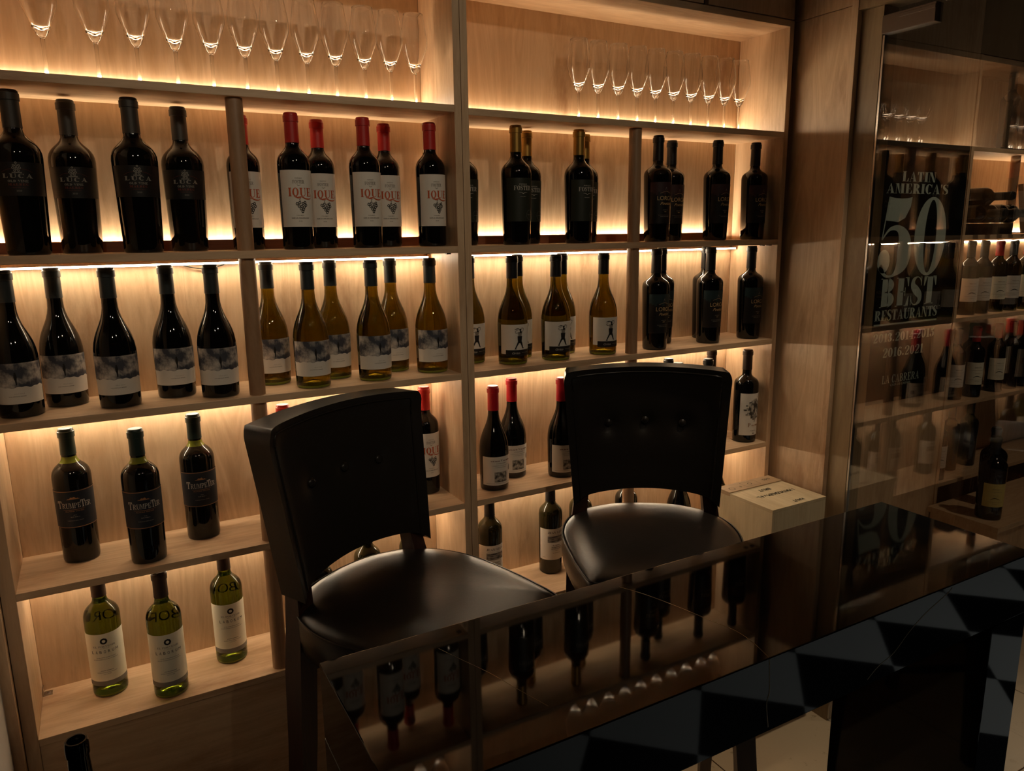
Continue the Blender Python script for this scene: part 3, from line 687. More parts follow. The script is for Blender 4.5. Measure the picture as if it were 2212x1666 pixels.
G = {'luca': 'black-labelled bottles on the upper shelf', 'ique': 'red-capped bottles on the upper shelf', 'foster': 'gold-capped bottles on the upper shelf',
     'lorca_plum': 'gold-lettered bottles on the upper shelf', 'snow_red': 'dark snow-scene bottles', 'snow_white': 'amber snow-scene bottles', 'walker': 'amber walking-figure bottles',
     'lorca_teal': 'gold-lettered bottles on the middle shelf', 'redcap': 'crimson-capped burgundy bottles', 'trumpet': 'navy-banded bottles', 'labor': 'green glass bottles with cream labels',
     'jean': 'olive glass bottles with landscape labels', 'low': 'bottles half hidden behind the right stool', 'ique_low': 'red-capped bottles behind the left stool'}
BOT = [
 ('luca', .388, .055, 2, 'dark broad-shouldered bottle with black label, leftmost on the upper shelf', 0),
 ('luca', .480, .135, 2, 'dark broad-shouldered bottle with black label, second from left on upper shelf, set back', 0),
 ('luca', .593, .055, 2, 'dark broad-shouldered bottle with black label, third from left on upper shelf, near the edge', 0),
 ('luca', .693, .135, 2, 'dark broad-shouldered bottle with black label, set back just left of the upper left pole', 0),
 ('ique', .822, .135, 2, 'red-capped bottle with white label partly hidden behind the upper left pole', 0),
 ('ique', .918, .055, 2, 'red-capped white-label bottle at shelf edge, first one right of the upper left pole', 0),
 ('ique', .997, .135, 2, 'red-capped white-label bottle set back, left one of the two back ones on upper shelf', 0),
 ('ique', 1.085, .055, 2, 'red-capped white-label bottle at shelf edge, middle of three front ones on upper shelf', 0),
 ('ique', 1.165, .135, 2, 'red-capped white-label bottle set back, right one of the two back ones on upper shelf', 0),
 ('ique', 1.2605, .070, 2, 'red-capped white-label bottle standing alone beside the centre upright on the upper shelf', 0),
 ('foster', 1.385, .140, 2, 'dark green-label bottle mostly hidden behind the centre upright on the upper shelf', 0),
 ('foster', 1.500, .055, 2, 'gold-capped dark green-label bottle, front one of the left pair on upper right shelf', 0),
 ('foster', 1.579, .135, 2, 'gold-capped dark green-label bottle, back one of the left pair on upper right shelf', 0),
 ('foster', 1.700, .055, 2, 'gold-capped dark green-label bottle, front one of the pair left of the right pole', 0),
 ('foster', 1.774, .135, 2, 'gold-capped dark bottle almost hidden at the back just left of the right pole', 0),
 ('lorca_plum', 1.981, .055, 2, 'black bottle with gold lettering, front of the pair right of the upper right pole', 0),
 ('lorca_plum', 2.102, .135, 2, 'black bottle with gold lettering, back of the pair right of the upper right pole', 0),
 ('lorca_plum', 2.231, .070, 2, 'black bottle with gold lettering, second from the right on the upper shelf', 0),
 ('lorca_plum', 2.395, .070, 2, 'black bottle with gold lettering, rightmost on the upper shelf', 0),
 ('snow_red', .3345, .079, 3, 'dark sloping-shoulder bottle with snow-scene label, leftmost and cut by the photo edge', 0),
 ('snow_red', .415, .147, 3, 'dark sloping-shoulder bottle with snow-scene label, second from left, set back', 0),
 ('snow_red', .516, .067, 3, 'dark sloping-shoulder bottle with snow-scene label, third from left, at the shelf edge', 0),
 ('snow_red', .633, .116, 3, 'dark sloping-shoulder bottle with snow-scene label, fourth from left on the middle shelf', 0),
 ('snow_red', .720, .062, 3, 'dark sloping-shoulder bottle with snow-scene label, just left of the middle pole', 0),
 ('snow_white', .856, .143, 3, 'amber bottle with snow-scene label, set back just right of the middle left pole', 0),
 ('snow_white', .930, .050, 3, 'amber bottle with snow-scene label, leftmost of the three at the shelf edge', 0),
 ('snow_white', 1.008, .136, 3, 'amber bottle with snow-scene label, set back behind the two middle front ones, left', 0),
 ('snow_white', 1.087, .056, 3, 'amber bottle with snow-scene label and yellow glint, middle one at the shelf edge', 0),
 ('snow_white', 1.171, .150, 3, 'amber bottle with snow-scene label, set back second from the centre upright', 0),
 ('snow_white', 1.252, .078, 3, 'amber bottle with snow-scene label, right beside the centre upright', 0),
 ('walker', 1.400, .150, 3, 'amber bottle mostly hidden behind the centre upright on the middle shelf', 0),
 ('walker', 1.492, .070, 3, 'amber bottle with walking-figure label, front of the leftmost pair on middle right shelf', 0),
 ('walker', 1.556, .153, 3, 'amber bottle hidden behind the leftmost front walking-figure bottle', 0),
 ('walker', 1.628, .061, 3, 'amber bottle with walking-figure label, front of the middle pair on middle right shelf', 0),
 ('walker', 1.706, .150, 3, 'amber bottle showing a strip of white label behind the middle walking-figure bottle', 0),
 ('walker', 1.798, .068, 3, 'amber bottle with walking-figure label, alone just left of the middle right pole', 0),
 ('lorca_teal', 1.984, .054, 3, 'black teal-label bottle, front of the pair right of the middle right pole', 0),
 ('lorca_teal', 2.078, .140, 3, 'black teal-label bottle, back of the pair right of the middle right pole', 0),
 ('lorca_teal', 2.212, .062, 3, 'black teal-label bottle, second from the right on the middle shelf', 0),
 ('lorca_teal', 2.275, .150, 3, 'black bottle peeking out behind the second from right on the middle shelf', 0),
 ('lorca_teal', 2.397, .067, 3, 'black teal-label bottle, rightmost on the middle shelf', 0),
 ('trumpet', .402, .140, 4, 'dark bottle with navy label, left of the three on the lower left shelf', 0),
 ('trumpet', .535, .054, 4, 'dark bottle with navy label, middle of the three and nearest the edge', 0),
 ('trumpet', .661, .135, 4, 'dark bottle with navy label, right of the three beside the lower pole', 0),
 ('ique', .868, .130, 4, 'red-capped bottle whose pale top peeks left above the left stool backrest', 0),
 ('ique', .908, .060, 4, 'red-capped bottle whose cap peeks above the middle of the left stool backrest', 0),
 ('ique', 1.165, .072, 4, 'white-label bottle showing only a sliver right of the left stool backrest', 0),
 ('ique', 1.252, .145, 4, 'red-capped white-label bottle beside the centre upright on the lower shelf', 0),
 ('redcap', 1.430, .076, 4, 'crimson-capped burgundy bottle, front left on the lower right shelf', 0),
 ('redcap', 1.529, .147, 4, 'crimson-capped burgundy bottle, set back behind the front left one', 0),
 ('redcap', 1.656, .074, 4, 'crimson-capped burgundy bottle partly hidden by the right stool backrest', 0),
 ('plain_dark', 2.114, .135, 4, 'dark bottle with only its cap showing above the right stool, left and set back', 0),
 ('plain_dark', 2.085, .055, 4, 'dark bottle with only its cap showing above the right stool, left and forward', 0),
 ('plain_white', 2.217, .060, 4, 'dark bottle capped black above the right stool, third cap from the left', 0),
 ('petra', 2.300, .130, 4, 'dark bottle with brown cap above the right corner of the right stool', 0),
 ('petra', 2.395, .059, 4, 'dark bottle with pale tree label, rightmost on the lower shelf', 0),
 ('labor', .424, .131, 5, 'green glass bottle with cream label, left of the three on the bottom shelf', 0),
 ('labor', .549, .053, 5, 'green glass bottle with cream label, middle of the three at the edge', 0),
 ('labor', .697, .130, 5, 'green glass bottle with cream label, right of the three near the pole', 0),
 ('jean', .914, .070, 5, 'olive bottle with white label glimpsed under the left end of the left backrest', 0),
 ('jean', 1.060, .120, 5, 'olive bottle whose neck shows between left stool seat and backrest', 0),
 ('jean', 1.190, .120, 5, 'olive bottle glimpsed beside the right post of the left stool', 0),
 ('jean', 1.437, .125, 5, 'olive landscape-label bottle beside the centre upright on the bottom shelf', 0),
 ('jean', 1.658, .140, 5, 'olive landscape-label bottle between the two stools on the bottom shelf', 0),
 ('jean', 1.768, .135, 5, 'olive landscape-label bottle partly hidden by the right stool post', 0),
 ('plain_dark', 1.938, .120, 5, 'dark bottle neck seen under the right backrest beside the pole', 0),
 ('snow_red', 2.156, .110, 5, 'dark sloping bottle seen under the right backrest at its right side', 0),
 ('walker', 2.330, .110, 5, 'green-brown bottle peeking out between the right stool and the wooden crate', 0)]
ZZ = {2: Z2, 3: Z3, 4: Z4, 5: Z5}
for k, x, y, s, lab, rz in BOT:
    g = G.get(k)
    if k == 'ique' and s == 4: g = G['ique_low']
    if s == 4 and k in ('plain_dark', 'plain_white', 'petra'): g = G['low']
    if s == 5 and k in ('plain_dark', 'snow_red', 'walker'): g = G['low']
    t = bottle(k, x, y, ZZ[s], lab, g, rz + random.uniform(-.05, .05))
    if k == 'labor': link('back_lettering', BACKM, t)

# ------------------------------------------------------------------ wine glasses
gl = MB()
wall = lambda z: .0008 + .0026 * max(0, min(1, (.146 - z) / .050))
out = [(0, 0), (.031, .0003), (.033, .0010), (.031, .0020), (.012, .0042), (.0050, .0085), (.0036, .016), (.0034, .060), (.0040, .078), (.0052, .083),
       (.0085, .0855), (.0105, .0890)]
bowl = bez((.0105, .0890), (.0165, .100), (.0275, .128), (.0318, .1435), 8) + bez((.0318, .1435), (.0345, .166), (.0255, .196), (.0240, .216), 8)
inn = [(r - wall(z), z + (.0012 if z < .1 else 0)) for r, z in bowl[::-1] if z > .097] + [(.0058, .0985), (.0036, .0965), (0, .0960)]
gl.lathe(out + bowl + [(.0236, .2166)] + inn, 40)
GM = gl.mesh('wine_glass', 'clear_glass', 50)
ORD = ['first', 'second', 'third', 'fourth', 'fifth', 'sixth', 'seventh', 'eighth', 'ninth', 'tenth', 'eleventh', 'twelfth']
for i, x in enumerate([.456, .548, .622, .696, .768, .838, .905, .974, 1.041, 1.111, 1.176, 1.239]):
    tag(link('wine_glass', GM, None, (x, .095, Z1 + .0049)), ORD[i] + ' clear wine glass from the left in the row on the left top shelf', 'glass', 'wine glasses on the left top shelf')
for i, x in enumerate([1.725, 1.791, 1.861, 1.930, 1.998, 2.067, 2.136, 2.207, 2.274, 2.336]):
    tag(link('wine_glass', GM, None, (x, .095, Z1 + .0004)), ORD[i] + ' clear wine glass from the left in the row on the right top shelf', 'glass', 'wine glasses on the right top shelf')

# ------------------------------------------------------------------ room shell
XW, XM = 2.4800, 2.504
m_ = MB(); m_.box(-.6, 6.4, -1.28, .6, -.05, 0, 0); m_.box(-4.5, 6.4, -5.2, -1.28, -.05, 0, 1); m_.box(-4.5, -.6, -1.28, .6, -.05, 0, 1)
struct('floor', m_, ['stone_floor', 'checker_floor'], 'floor of pale stone by the rack and dark chequered tiles in the room', 'floor')
m_ = MB(); m_.box(-4.5, 6.4, -5.2, .6, 2.9, 2.95)
struct('ceiling', m_, 'ceiling_paint', 'dark painted ceiling above the wine room', 'ceiling')
m_ = MB(); m_.box(-4.5, 6.4, D + .013, .6, 0, 2.9)
struct('wall_back', m_, 'wall_dark', 'dark wall behind the wine racks', 'wall')
m_ = MB(); m_.box(-4.55, 6.4, -5.25, -5.2, 0, 2.9)
struct('wall_front', m_, 'wall_dark', 'dark far wall behind the camera', 'wall')
m_ = MB(); m_.box(6.4, 6.45, -5.2, .6, 0, 2.9)
struct('wall_far', m_, 'wall_dark', 'dark end wall of the next wine room', 'wall')
m_ = MB(); m_.box(.10, .238, -.42, .2, 0, 2.9)
struct('wall_left', m_, 'wall_plaster', 'pale plaster wall end at the left photo edge', 'wall')
m_ = MB(); m_.box(.236, .2568, -.030, -.0005, 0, 2.9)
struct('trim_1', m_, 'oak_z', 'narrow oak trim strip between the left wall and the rack', 'trim', None, .001)
# right-hand panelled wall, jamb and door head
m_ = MB(); m_.box(XW, XW + .080, -.186, D, 0, 2.257, 0); m_.box(XW, XW + .080, -.186, D, 2.259, 2.9, 0)
struct('wall_right', m_, 'oak_z', 'oak panelled wall at the right end of the rack', 'wall', None, .0008)
m_ = MB(); m_.box(XR1 + .001, XW - .001, .03, D, 0, 2.9)
struct('trim_2', m_, 'wall_dark', 'shadow gap strip between the rack and the right oak wall', 'trim')
m_ = MB(); m_.box(XW, XW + .080, -1.7, -.2075, 2.2405, 2.9)
struct('trim_3', m_, 'oak_shaded', 'oak lintel over the glass door', 'trim')
m_ = MB(); m_.box(XW - .002, XW + .080, -.207, -.1862, 0, 2.9)
struct('trim_4', m_, 'oak_z', 'narrow pale oak edge strip at the end of the right wall', 'trim', None, .001)
m_ = MB(); m_.box(XW + .016, XW + .080, -.277, -.2075, 0, 2.24)
struct('trim_5', m_, 'oak_shaded', 'shaded oak door post beside the glass door', 'trim', None, .001)
# cabinets over the rack
for x0, x1, la in ((.2575, 1.298, 'dark oak overhead cupboard above the left bay of the rack'), (1.300, 2.088, 'dark oak overhead cupboard above the right bay beside the shadow gap'), (2.106, 2.4585, 'dark oak overhead cupboard at the right end above the rack')):
    t = thing('overhead_cupboard', la, 'cupboard', ((x0 + x1) / 2, .0, 2.2595), 0, 'cupboards above the rack')
    m_ = MB(); m_.box(x0, x1, .02, D, 2.2595, 2.895); part('cupboard_body', m_, 'wall_dark', t)
    m_ = MB(); m_.box(x0, x1, .002, .0195, 2.2615, 2.893); part('cupboard_door', m_, 'oak_z', t, None, None, .001)
# glass door with its patch fitting
m_ = MB(); m_.box(XM - .004, XM + .004, -1.28, -.284, .01, 2.212)
dr = struct('door_1', m_, 'door_glass', 'frameless tinted glass door right of the oak wall, mirroring the rack', 'door')
m_ = MB(); m_.box(XM - .016, XM + .016, -.432, -.279, 2.162, 2.210); m_.box(XM - .018, XM - .0162, -.432, -.330, 2.194, 2.204)
part('hinge_patch', m_, 'bronze_metal', dr, None, (0, 0, 0), .002)
m_ = MB(); m_.box(XM - .006, XM + .006, -.2835, -.2775, 0.01, 2.16); part('edge_profile', m_, 'steel', dr, None, (0, 0, 0))

# ------------------------------------------------------------------ poster on the pier behind the glass door
PX0, PX1 = XW + .081, 3.452
m_ = MB(); m_.box(PX0, PX1, 0, D, 0, 2.9)
struct('wall_pier', m_, 'oak_z', 'oak pier beyond the glass door carrying the black poster', 'wall')
a = Art(lambda u, v, off: (u, -.004 - off, v))
a.box(2.857, 3.443, -.004, -.0005, .982, 1.930, 0)
PC = 3.148
def pt(txt, z0, z1, W, st=.30, hr=.035, gap=.04): a.serif(txt, PC, z0, z1 - z0, W, 1, st, hr, gap, .0006)
pt('LATIN', 1.794, 1.829, .200); pt("AMERICA'S", 1.752, 1.787, .365)
a.serif('5', PC - .098, 1.456, .284, .200, 1, .27, .03, .04, .0006)
for p in ring(PC + .098, 1.598, .096, .144, .060, .010, 0, 360, 40): a.poly(p, 1, .0006)
pt('BEST', 1.345, 1.452, .338, .34, .035, .03); pt('RESTAURANTS', 1.297, 1.336, .378, .28, .05, .02)
a.sans('TM', PC + .197, 1.331, .006, .012, 1, .0006)
a.rect(PC - .190, PC + .190, 1.279, 1.285, 1, .0006, 1)
pt('2013.2014.2015', 1.216, 1.249, .372, .26, .06, .05); pt('2016.2021', 1.157, 1.192, .246, .26, .06, .05)
pt('LA CABRERA', 1.056, 1.087, .226, .20, .06, .08); a.sans('CASA DE CARNES', PC, 1.043, .0085, .122, 1, .0006)
tag(part('poster', a, ['poster_black', 'poster_ink'], None, None, (0, 0, 0)), 'tall black restaurant award poster with pale lettering behind the glass door', 'poster')

# ------------------------------------------------------------------ next room's rack beyond the door
NX0, NX1 = 3.453, 5.0
r2 = thing('wine_rack', 'dim second oak wine rack seen beyond the glass door', 'shelving unit', (4.2, 0, 0))
board('upright', NX0, NX0 + .018, -.004, D, 0, 2.258, 'oak_z', r2); board('upright', NX1, NX1 + .018, -.004, D, 0, 2.258, 'oak_z', r2)
NX0 += .018
board('back_panel', NX0, NX1, D, D + .012, 0, 2.258, 'oak_z', r2); board('top_board', NX0, NX1, 0, D, ZT, 2.258, 'oak_x', r2)
for z in (Z1, Z2, Z3, Z4, Z5): board('shelf', NX0, NX1, 0, D, z - T, z, 'oak_x', r2)
part('support_pole', pole_mb(3.866, .05, Z2, Z1 - T), 'pole_wood', r2, 40)
strip(NX0 + .01, NX1 - .01, D - .0095, D - .002, Z2 + .001, Z2 + .006, 'top', 'led_up', r2)
strip(NX0 + .01, NX1 - .01, D - .007, D - .0005, Z2 - T - .018, Z2 - T - .011, 'lower', 'led_dim', r2)
NB = [('plain_white', 3.640, .06, 3, 'leftmost white-label bottle in the row under the light strip beyond the door'), ('plain_white', 3.735, .06, 3, 'second white-label bottle from left in the row beyond the glass door'),
      ('plain_cream', 3.848, .06, 3, 'third, cream-label bottle in the row under the light strip beyond the door'), ('plain_white', 3.955, .06, 3, 'fourth bottle from left in the row under the light beyond the door'), ('plain_cream', 4.065, .06, 3, 'fifth bottle in the row under the light beyond the door, near photo edge'), ('plain_white', 4.170, .06, 3, 'sixth bottle under the light beyond the door, cut by the photo edge'),
      ('plain_white', 3.610, .06, 4, 'leftmost bottle on the shelf below the lit row beyond the door'), ('plain_cream', 3.730, .05, 4, 'red-capped cream-label bottle second on the shelf below the lit row beyond the door'), ('plain_white', 3.825, .12, 4, 'white-label bottle set back third on the shelf below the lit row beyond the door'),
      ('plain_cream', 3.915, .06, 4, 'cream-label bottle fourth on the shelf below the lit row beyond the door'), ('plain_dark', 4.030, .06, 4, 'unlabelled dark bottle fifth on the shelf below the lit row beyond the door'), ('plain_dark', 4.140, .06, 4, 'unlabelled dark bottle near the photo edge, below the lit row beyond the door'),
      ('plain_white', 3.530, .05, 5, 'white-label bottle at the left end of the lowest shelf beyond the door'), ('plain_dark', 3.700, .10, 5, 'dim unlabelled bottle on the lowest shelf beyond the door, left'), ('plain_dark', 3.840, .10, 5, 'dim unlabelled bottle on the lowest shelf beyond the door, right'),
      ('plain_dark', 3.800, .06, 1, 'left of two black silhouetted bottles on the top shelf beyond the door'), ('plain_dark', 3.985, .06, 1, 'right of two black silhouetted bottles on the top shelf beyond the door')]
ZZ[1] = Z1
for k, x, y, s, lab in NB: bottle(k, x, y, ZZ[s], lab, 'bottles beyond the glass door', -.5)
# bottles lying in a cradle, and one more lying on top
cr = MB(); z2_ = Z2 + .0004; cr.box(3.518, 3.836, .015, .030, z2_, z2_ + .0445); cr.box(3.518, 3.836, .115, .130, z2_, z2_ + .0445); cr.box(3.518, 3.524, .030, .115, z2_, z2_ + .02); cr.box(3.830, 3.836, .030, .115, z2_, z2_ + .02)
tag(part('bottle_cradle', cr, 'dark_plastic', None, None, (0, 0, 0)), 'dark cradle holding lying bottles on the upper shelf beyond the door', 'rack')
def lying(x, y, z, lab):
    t = bottle('plain_dark', x, y, z, lab, 'lying bottles beyond the glass door'); t.rotation_euler = (PI / 2, 0, 0); return t
for i, x in enumerate((3.560, 3.637, 3.714, 3.791)): lying(x, .2005, Z2 + .0455 + .0368, ['leftmost', 'second', 'third', 'fourth'][i] + ' dark bottle lying neck first in the cradle beyond the door')
lying(3.5985, .2005, Z2 + .1462, 'dark bottle lying on top of the cradle row, its capped neck towards us')
fr = thing('picture_frame', 'wood-framed dark picture leaning on the shelf beyond the door', 'picture', (3.99, .032, Z2 + .003))
fr.rotation_euler = (-.14, 0, .30)
m_ = MB(); W_, H_ = .125, .20
for x0, x1, z0, z1 in ((-W_, W_, 0, .022), (-W_, W_, H_ - .022, H_), (-W_, -W_ + .022, .022, H_ - .022), (W_ - .022, W_, .022, H_ - .022)): m_.box(x0, x1, -.012, .006, z0, z1)
link('frame', m_.mesh('frame', 'frame_wood'), fr)
m_ = MB(); m_.box(-W_ + .022, W_ - .022, -.002, .004, .022, H_ - .022); link('picture', m_.mesh('picture', 'picture_art'), fr)
cb = thing('low_cabinet', 'low oak cabinet below the second rack with two big bottles on it', 'cabinet', (3.95, -.15, 0))
m_ = MB(); m_.box(3.43, 4.6, -.275, -.006, 0, .478); part('cabinet_body', m_, 'oak_z', cb, None, None, .001)
m_ = MB(); m_.box(3.41, 4.62, -.285, -.006, .4785, .500); part('cabinet_top', m_, 'oak_x', cb, None, None, .001)
bottle('plain_yellow', 3.500, -.195, .500, 'large bottle with yellow label on the low cabinet beyond the door', 'big bottles on the low cabinet', -.66)
bottle('plain_yellow', 3.640, -.120, .500, 'large bottle behind the yellow-label one, cut by the right photo edge', 'big bottles on the low cabinet', -.6)

# ------------------------------------------------------------------ black marble counter
TX0, TX1, TY0, TY1, TZ = .704, 1.908, -1.090, -.790, 1.060
ct = thing('bar_counter', 'glossy black marble waterfall counter in front of the rack', 'counter', (1.3, -.94, 0))
m_ = MB(); m_.box(TX0, TX1, TY0, TY1, TZ - .115, TZ); part('counter_top', m_, 'black_marble', ct, None, None, .0015)
m_ = MB(); m_.box(TX0, TX0 + .108, TY0, TY1, 0, TZ - .1155); part('end_panel', m_, 'black_marble', ct, None, None, .0015)
m_ = MB(); m_.box(TX1 - .108, TX1, TY0, TY1, 0, TZ - .1155); part('end_panel', m_, 'black_marble', ct, None, None, .0015)
def vein(pts, face, wdt=.0018):
    P_ = (lambda u, v, off: (u, v, TZ + off)) if face == 'top' else (lambda u, v, off: (u, TY0 - off, v))
    A_ = Art(P_); pp_ = [(x + random.uniform(-.001, .001), y, wdt * random.uniform(.5, 1.2)) for x, y in pts]
    A_.line(pp_, 0, .0003, 6); part('gold_vein', A_, 'gold_vein', ct)
vein([(1.190, -.82), (1.210, -.86), (1.225, -.91), (1.239, -.966), (1.252, -1.015), (1.250, -1.053), (1.240, -1.0885)], 'top', .0009)
vein([(1.240, 1.058), (1.243, 1.023), (1.243, 1.006), (1.240, .989), (1.245, .952)], 'front', .0018)
vein([(1.660, 1.056), (1.648, 1.048), (1.595, 1.029), (1.554, 1.008), (1.520, .982), (1.484, .970), (1.458, .955)], 'front', .0018)
vein([(.860, -.84), (.875, -.881), (.893, -.930), (.907, -.975), (.923, -1.028)], 'top', .0005)

# ------------------------------------------------------------------ bar stools
ZS_ = .900
def seat_outline(n=72):
    pts = [(0, -.395), (.080, -.393), (.140, -.386), (.163, -.372), (.178, -.330), (.198, -.255), (.214, -.170), (.220, -.110), (.214, -.050), (.195, .005), (.160, .052), (.100, .088), (.050, .100), (0, .104)]
    half = spline(pts, 5)
    return half + [(-x, y) for x, y in half[-2:0:-1]]
OUT = seat_outline()
def seat_mesh():
    b_ = MB(); c = (0, -.13); n = len(OUT); vs = []; rings_ = []
    lev = [(0, 0.020), (.25, .019), (.5, .0165), (.72, .012), (.88, .005), (.96, -.002), (1.0, -.010), (1.012, -.020), (1.016, -.045), (1.0, -.078), (.97, -.085)]
    for k, dz in lev:
        rings_.append(len(vs)); vs += [(c[0] + (x - c[0]) * k, c[1] + (y - c[1]) * k, ZS_ - .006 + dz) for x, y in OUT]
    fs = []
    for r in range(len(lev) - 1):
        for i in range(n):
            j = (i + 1) % n; fs.append((rings_[r] + i, rings_[r + 1] + i, rings_[r + 1] + j, rings_[r] + j))
    fs.append(tuple(rings_[-1] + i for i in range(n))[::-1])
    b_.add(vs, [f[::-1] for f in fs]); me = b_.mesh('seat', 'black_leather', 60)
    p = MB(); p.tube([(c[0] + (x - c[0]) * 1.006, c[1] + (y - c[1]) * 1.006, ZS_ - .0145) for x, y in OUT], .0026, 6, 0, True)
    return me, p.mesh('piping', 'black_leather', 60)
BUT = [(-.098, .225), (0, .228), (.098, .225)]
def back_mesh():
    NU, NV = 48, 36
    z0, H = .030, .345
    def front(u, v):
        hw = .190 + (.219 - .190) * v 
        x = hw * u
        zt = ZS_ + .037 + .333 * v + .012 * (1 - u * u) * v + .020 * (1 - u * u) * (1 - v) * 1.0
        # corner drop of the cover over the posts
        zt -= .018 * (abs(u) ** 10) * (1 - v) ** 2
        y = .020 + (.064 - .020) * v - .030 * u * u + .012
        roll = .017 * (math.exp(-((1 - abs(u)) / .10) ** 2) + .85 * math.exp(-((1 - v) / .075) ** 2))
        y -= roll * .75
        for bu, bz in BUT:
            d = math.hypot(x - bu, (zt - ZS_) - bz); y += .006 * math.exp(-(d / .022) ** 2) + .004 * math.exp(-(d / .045) ** 2)
        return x, y, zt
    def rear(u, v):
        x, y, z = front(u, v); y = .020 + (.064 - .020) * v - .020 * u * u + .062
        return x, y, z
    vs = []; fs = []
    for fn in (front, rear):
        for j in range(NV + 1):
            for i in range(NU + 1):
                u, v = -1 + 2 * i / NU, j / NV
                # round the plan corners at the top
                uu = u
                if v > .90: uu = u * (1 - .045 * ((v - .90) / .10) ** 2.5)
                vs.append(fn(uu, v))
    o = (NU + 1) * (NV + 1); I = lambda i, j: j * (NU + 1) + i
    for j in range(NV):
        for i in range(NU):
            fs.append((I(i, j), I(i + 1, j), I(i + 1, j + 1), I(i, j + 1))); fs.append((o + I(i, j), o + I(i, j + 1), o + I(i + 1, j + 1), o + I(i + 1, j)))
    for i in range(NU):
        fs.append((I(i, 0), o + I(i, 0), o + I(i + 1, 0), I(i + 1, 0))); fs.append((I(i, NV), I(i + 1, NV), o + I(i + 1, NV), o + I(i, NV)))
    for j in range(NV):
        fs.append((I(0, j), I(0, j + 1), o + I(0, j + 1), o + I(0, j))); fs.append((I(NU, j), o + I(NU, j), o + I(NU, j + 1), I(NU, j + 1)))
    b_ = MB(); b_.add(vs, fs); me = b_.mesh('backrest', 'black_leather', 70)
    pp_ = [front(-.90, v / 20 * .93) for v in range(21)] + [front(-.88 + 1.76 * k / 24, .955) for k in range(25)] + [front(.90, .93 - v / 20 * .93) for v in range(21)]
    p = MB(); p.tube([(x, y - .0008, z) for x, y, z in pp_], .0022, 6)
    return me, front, p.mesh('piping', 'black_leather', 60)
SEAT, PIPE = seat_mesh()
BACK, FRONTF, BPIPE = back_mesh()
def sm(f): b_ = MB(); f(b_); return b_
def rear_leg(sx):
    return sm(lambda b_: b_.sweep([(sx * .160, .046, 1.02), (sx * .168, .036, .945), (sx * .178, .024, .86), (sx * .187, .022, .76), (sx * .191, .028, .60), (sx * .198, .050, .30), (sx * .200, .080, .0)],
                                  [.017, .018, .020, .021, .020, .018, .015], [.014, .018, .022, .024, .022, .019, .016])).mesh('leg', 'stool_wood', 50)
def front_leg(sx):
    return sm(lambda b_: b_.sweep([(sx * .158, -.330, ZS_ - .088), (sx * .186, -.326, .60), (sx * .206, -.322, .40), (sx * .219, -.320, .18), (sx * .224, -.320, 0)], [.023, .023, .022, .020, .017], [.023, .023, .022, .020, .017])).mesh('leg', 'stool_wood', 50)
LEGS = [rear_leg(-1), rear_leg(1), front_leg(-1), front_leg(1)]
APRON = sm(lambda b_: (b_.box(-.150, .150, -.372, -.350, .750, .812), b_.box(-.190, .190, .012, .030, .750, .812), [b_.sweep([(s_ * .150, -.34, .781), (s_ * .150, -.339, .781)], .01, .01) for s_ in (1,)])).mesh('apron', 'stool_wood')
def bar_between(p, q, r=.011):
    b_ = MB(); b_.tube([p, q], r, 10); return b_
STR = [bar_between((-.185, -.325, .64), (.185, -.325, .64), .012).mesh('stretcher', 'stool_wood', 40), bar_between((-.206, -.322, .33), (.206, -.322, .33), .013).mesh('stretcher', 'stool_wood', 40), bar_between((-.196, .045, .40), (.196, .045, .40)).mesh('stretcher', 'stool_wood', 40),
       bar_between((-.204, -.322, .40), (-.196, .040, .40)).mesh('stretcher', 'stool_wood', 40), bar_between((.204, -.322, .40), (.196, .040, .40)).mesh('stretcher', 'stool_wood', 40)]
def brace(sx):
    b_ = MB(); b_.add([(sx * .195, -.336, .47), (sx * .195, -.312, .47), (sx * .183, -.312, .47), (sx * .183, -.336, .47), (sx * .115, -.336, .632), (sx * .115, -.312, .632), (sx * .090, -.312, .632), (sx * .090, -.336, .632)],
                       [(0, 1, 2, 3), (4, 7, 6, 5), (0, 4, 5, 1), (1, 5, 6, 2), (2, 6, 7, 3), (3, 7, 4, 0)]); return b_.mesh('corner_brace', 'stool_wood')
BR = [brace(-1), brace(1)]
bt = MB(); bt.lathe([(0, -.003), (.0100, -.003), (.0112, .000), (.0095, .0040), (.0055, .0062), (0, .0068)], 16); BTM = bt.mesh('button', 'black_leather', 60)
def stool(x, y, rz, label):
    t = thing('bar_stool', label, 'bar stool', (x, y, 0), rz, 'black leather bar stools behind the counter')
    s_ = link('seat', SEAT, t); link('piping', PIPE, s_)
    b_ = link('backrest', BACK, t); link('piping', BPIPE, b_)
    for bu, bz in BUT:
        v = (bz - .037) / .345; hw = .190 + .029 * v; p = FRONTF(bu / hw, v)
        o = link('button', BTM, b_, (p[0], p[1] - .001, p[2])); o.rotation_euler = (PI / 2 - .1, 0, 0)
    for l in LEGS: link('leg', l, t)
    link('apron', APRON, t)
    for l in STR: link('stretcher', l, t)
    for l in BR: link('corner_brace', l, t)
    return t
stool(.953, -.246, .464, 'black leather bar stool turned right at the left end of the counter')
stool(1.704, -.262, -.568, 'black leather bar stool turned left beside the wooden crate, three back buttons showing')

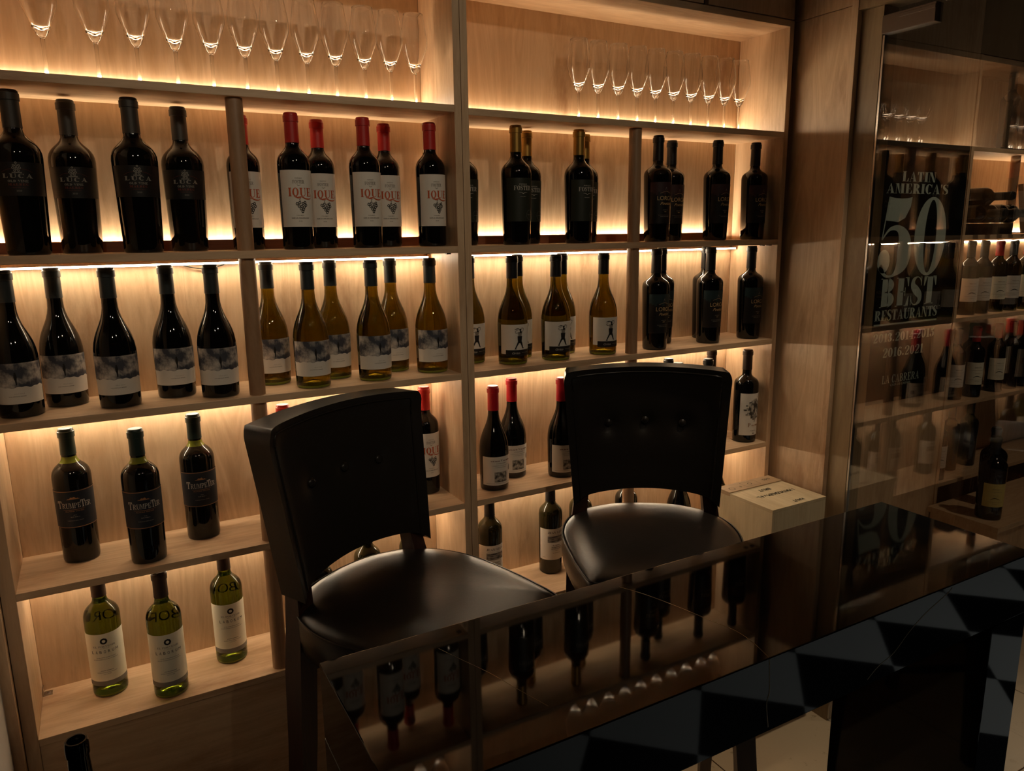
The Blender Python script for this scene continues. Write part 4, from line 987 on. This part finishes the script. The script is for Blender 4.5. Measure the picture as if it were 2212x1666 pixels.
# ------------------------------------------------------------------ wooden crate and open bottle
cx0, cx1, cy0, cy1, cz, CB = 2.207, 2.446, -.247, -.012, .800, .16
cr = thing('wine_crate', 'tall pale wooden wine crate with black stencilled lid beside the right stool', 'crate', ((cx0 + cx1) / 2, (cy0 + cy1) / 2, CB))
m_ = MB(); m_.box(cx0 + .010, cx1, cy0 + .010, cy1, CB, cz - .010, 0); part('side_panels', m_, 'crate_wood_z', cr, None, None, .001)
m_ = MB(); m_.box(cx0, cx0 + .0098, cy0, cy1, CB, cz - .010, 0); part('side_board', m_, 'crate_wood_z', cr, None, None, .001)
m_ = MB(); m_.box(cx0 + .010, cx1, cy0, cy0 + .0098, CB, cz - .010, 0); part('front_board', m_, 'crate_wood_z', cr, None, None, .001)
A_ = Art(lambda u, v, off: ((cx0 + cx1) / 2 - u, (cy0 + cy1) / 2 - v, cz + off))
A_.box(cx0, cx1, cy0, cy1 - .060, cz - .0098, cz, 0)
for du, dv in ((-.0007, 0), (.0007, 0), (0, .0007), (0, -.0007)):
    A_.sans('HAUT', -.020 + du, .088 + dv, .014, .046, 1, .0003); A_.sans('1 MATHUSALEM x 6 L.', -.006 + du, .010 + dv, .016, .160, 1, .0003); A_.sans('BRUT', du, -.032 + dv, .015, .050, 1, .0003)
part('lid', A_, ['crate_wood', 'crate_ink'], cr, None, None)
A_ = Art(lambda u, v, off: ((cx0 + cx1) / 2 - u, (cy0 + cy1) / 2 - v, cz + .003 + off))
A_.box(cx0, cx1, cy1 - .0595, cy1, cz - .0098, cz + .003, 0)
A_.sans('545', -.080, -.098, .012, .032, 1, .0003); A_.dot(.088, -.080, .011, 1, .0003, .009); A_.sans('F', .05, -.088, .012, .008, 1, .0003)
for u0, u1, v0, v1 in ((-.035, .03, -.106, -.105), (-.035, .03, -.071, -.070), (-.035, -.034, -.106, -.070), (.029, .03, -.106, -.070)): A_.rect(u0, u1, v0, v1, 1, .0003, 1)
A_.dot(0, -.088, .008, 1, .0003, .006)
part('lid_strip', A_, ['crate_strip', 'crate_ink'], cr, None, None)
OX, OY, TBT, hb = .394, -.540, .595, .300
ob = thing('open_bottle', 'open dark bottle without cork whose mouth shows at the bottom left', 'bottle', (OX, OY, TBT + .0004))
m_ = MB()
m_.lathe([(0, .02), (.034, 0), (.0365, .006), (.0368, .180)] + bez((.0368, .180), (.0368, .208), (.0185, .190), (.0165, .226))
         + [(.0146, hb - .026), (.0146, hb - .0245), (.0163, hb - .024), (.0165, hb - .010), (.0158, hb - .003), (.0150, hb), (.0125, hb), (.0108, hb - .003), (.0102, hb - .03), (.0102, .23)], 36)
part('glass_body', m_, 'black_glass', ob, 50, (0, 0, 0))
st_ = thing('side_table', 'small dark side table below the picture carrying the open bottle', 'table', (OX, OY, 0))
m_ = MB(); m_.box(OX - .11, OX + .11, OY - .11, OY + .11, TBT - .02, TBT); part('table_top', m_, 'stool_wood', st_, None, None, .001)
for x in (OX - .09, OX + .09):
    for y in (OY - .09, OY + .09):
        m_ = MB(); m_.box(x - .012, x + .012, y - .012, y + .012, 0, TBT - .0205); part('leg', m_, 'stool_wood', st_)
pl = MB(); pl.box(cx0 + .02, cx1 - .002, -.175, -.014, 0, CB - .0004)
tag(part('plinth_block', pl, 'stool_wood', None, None, (0, 0, 0)), 'low dark block under the wooden crate, hidden behind the counter', 'plinth')
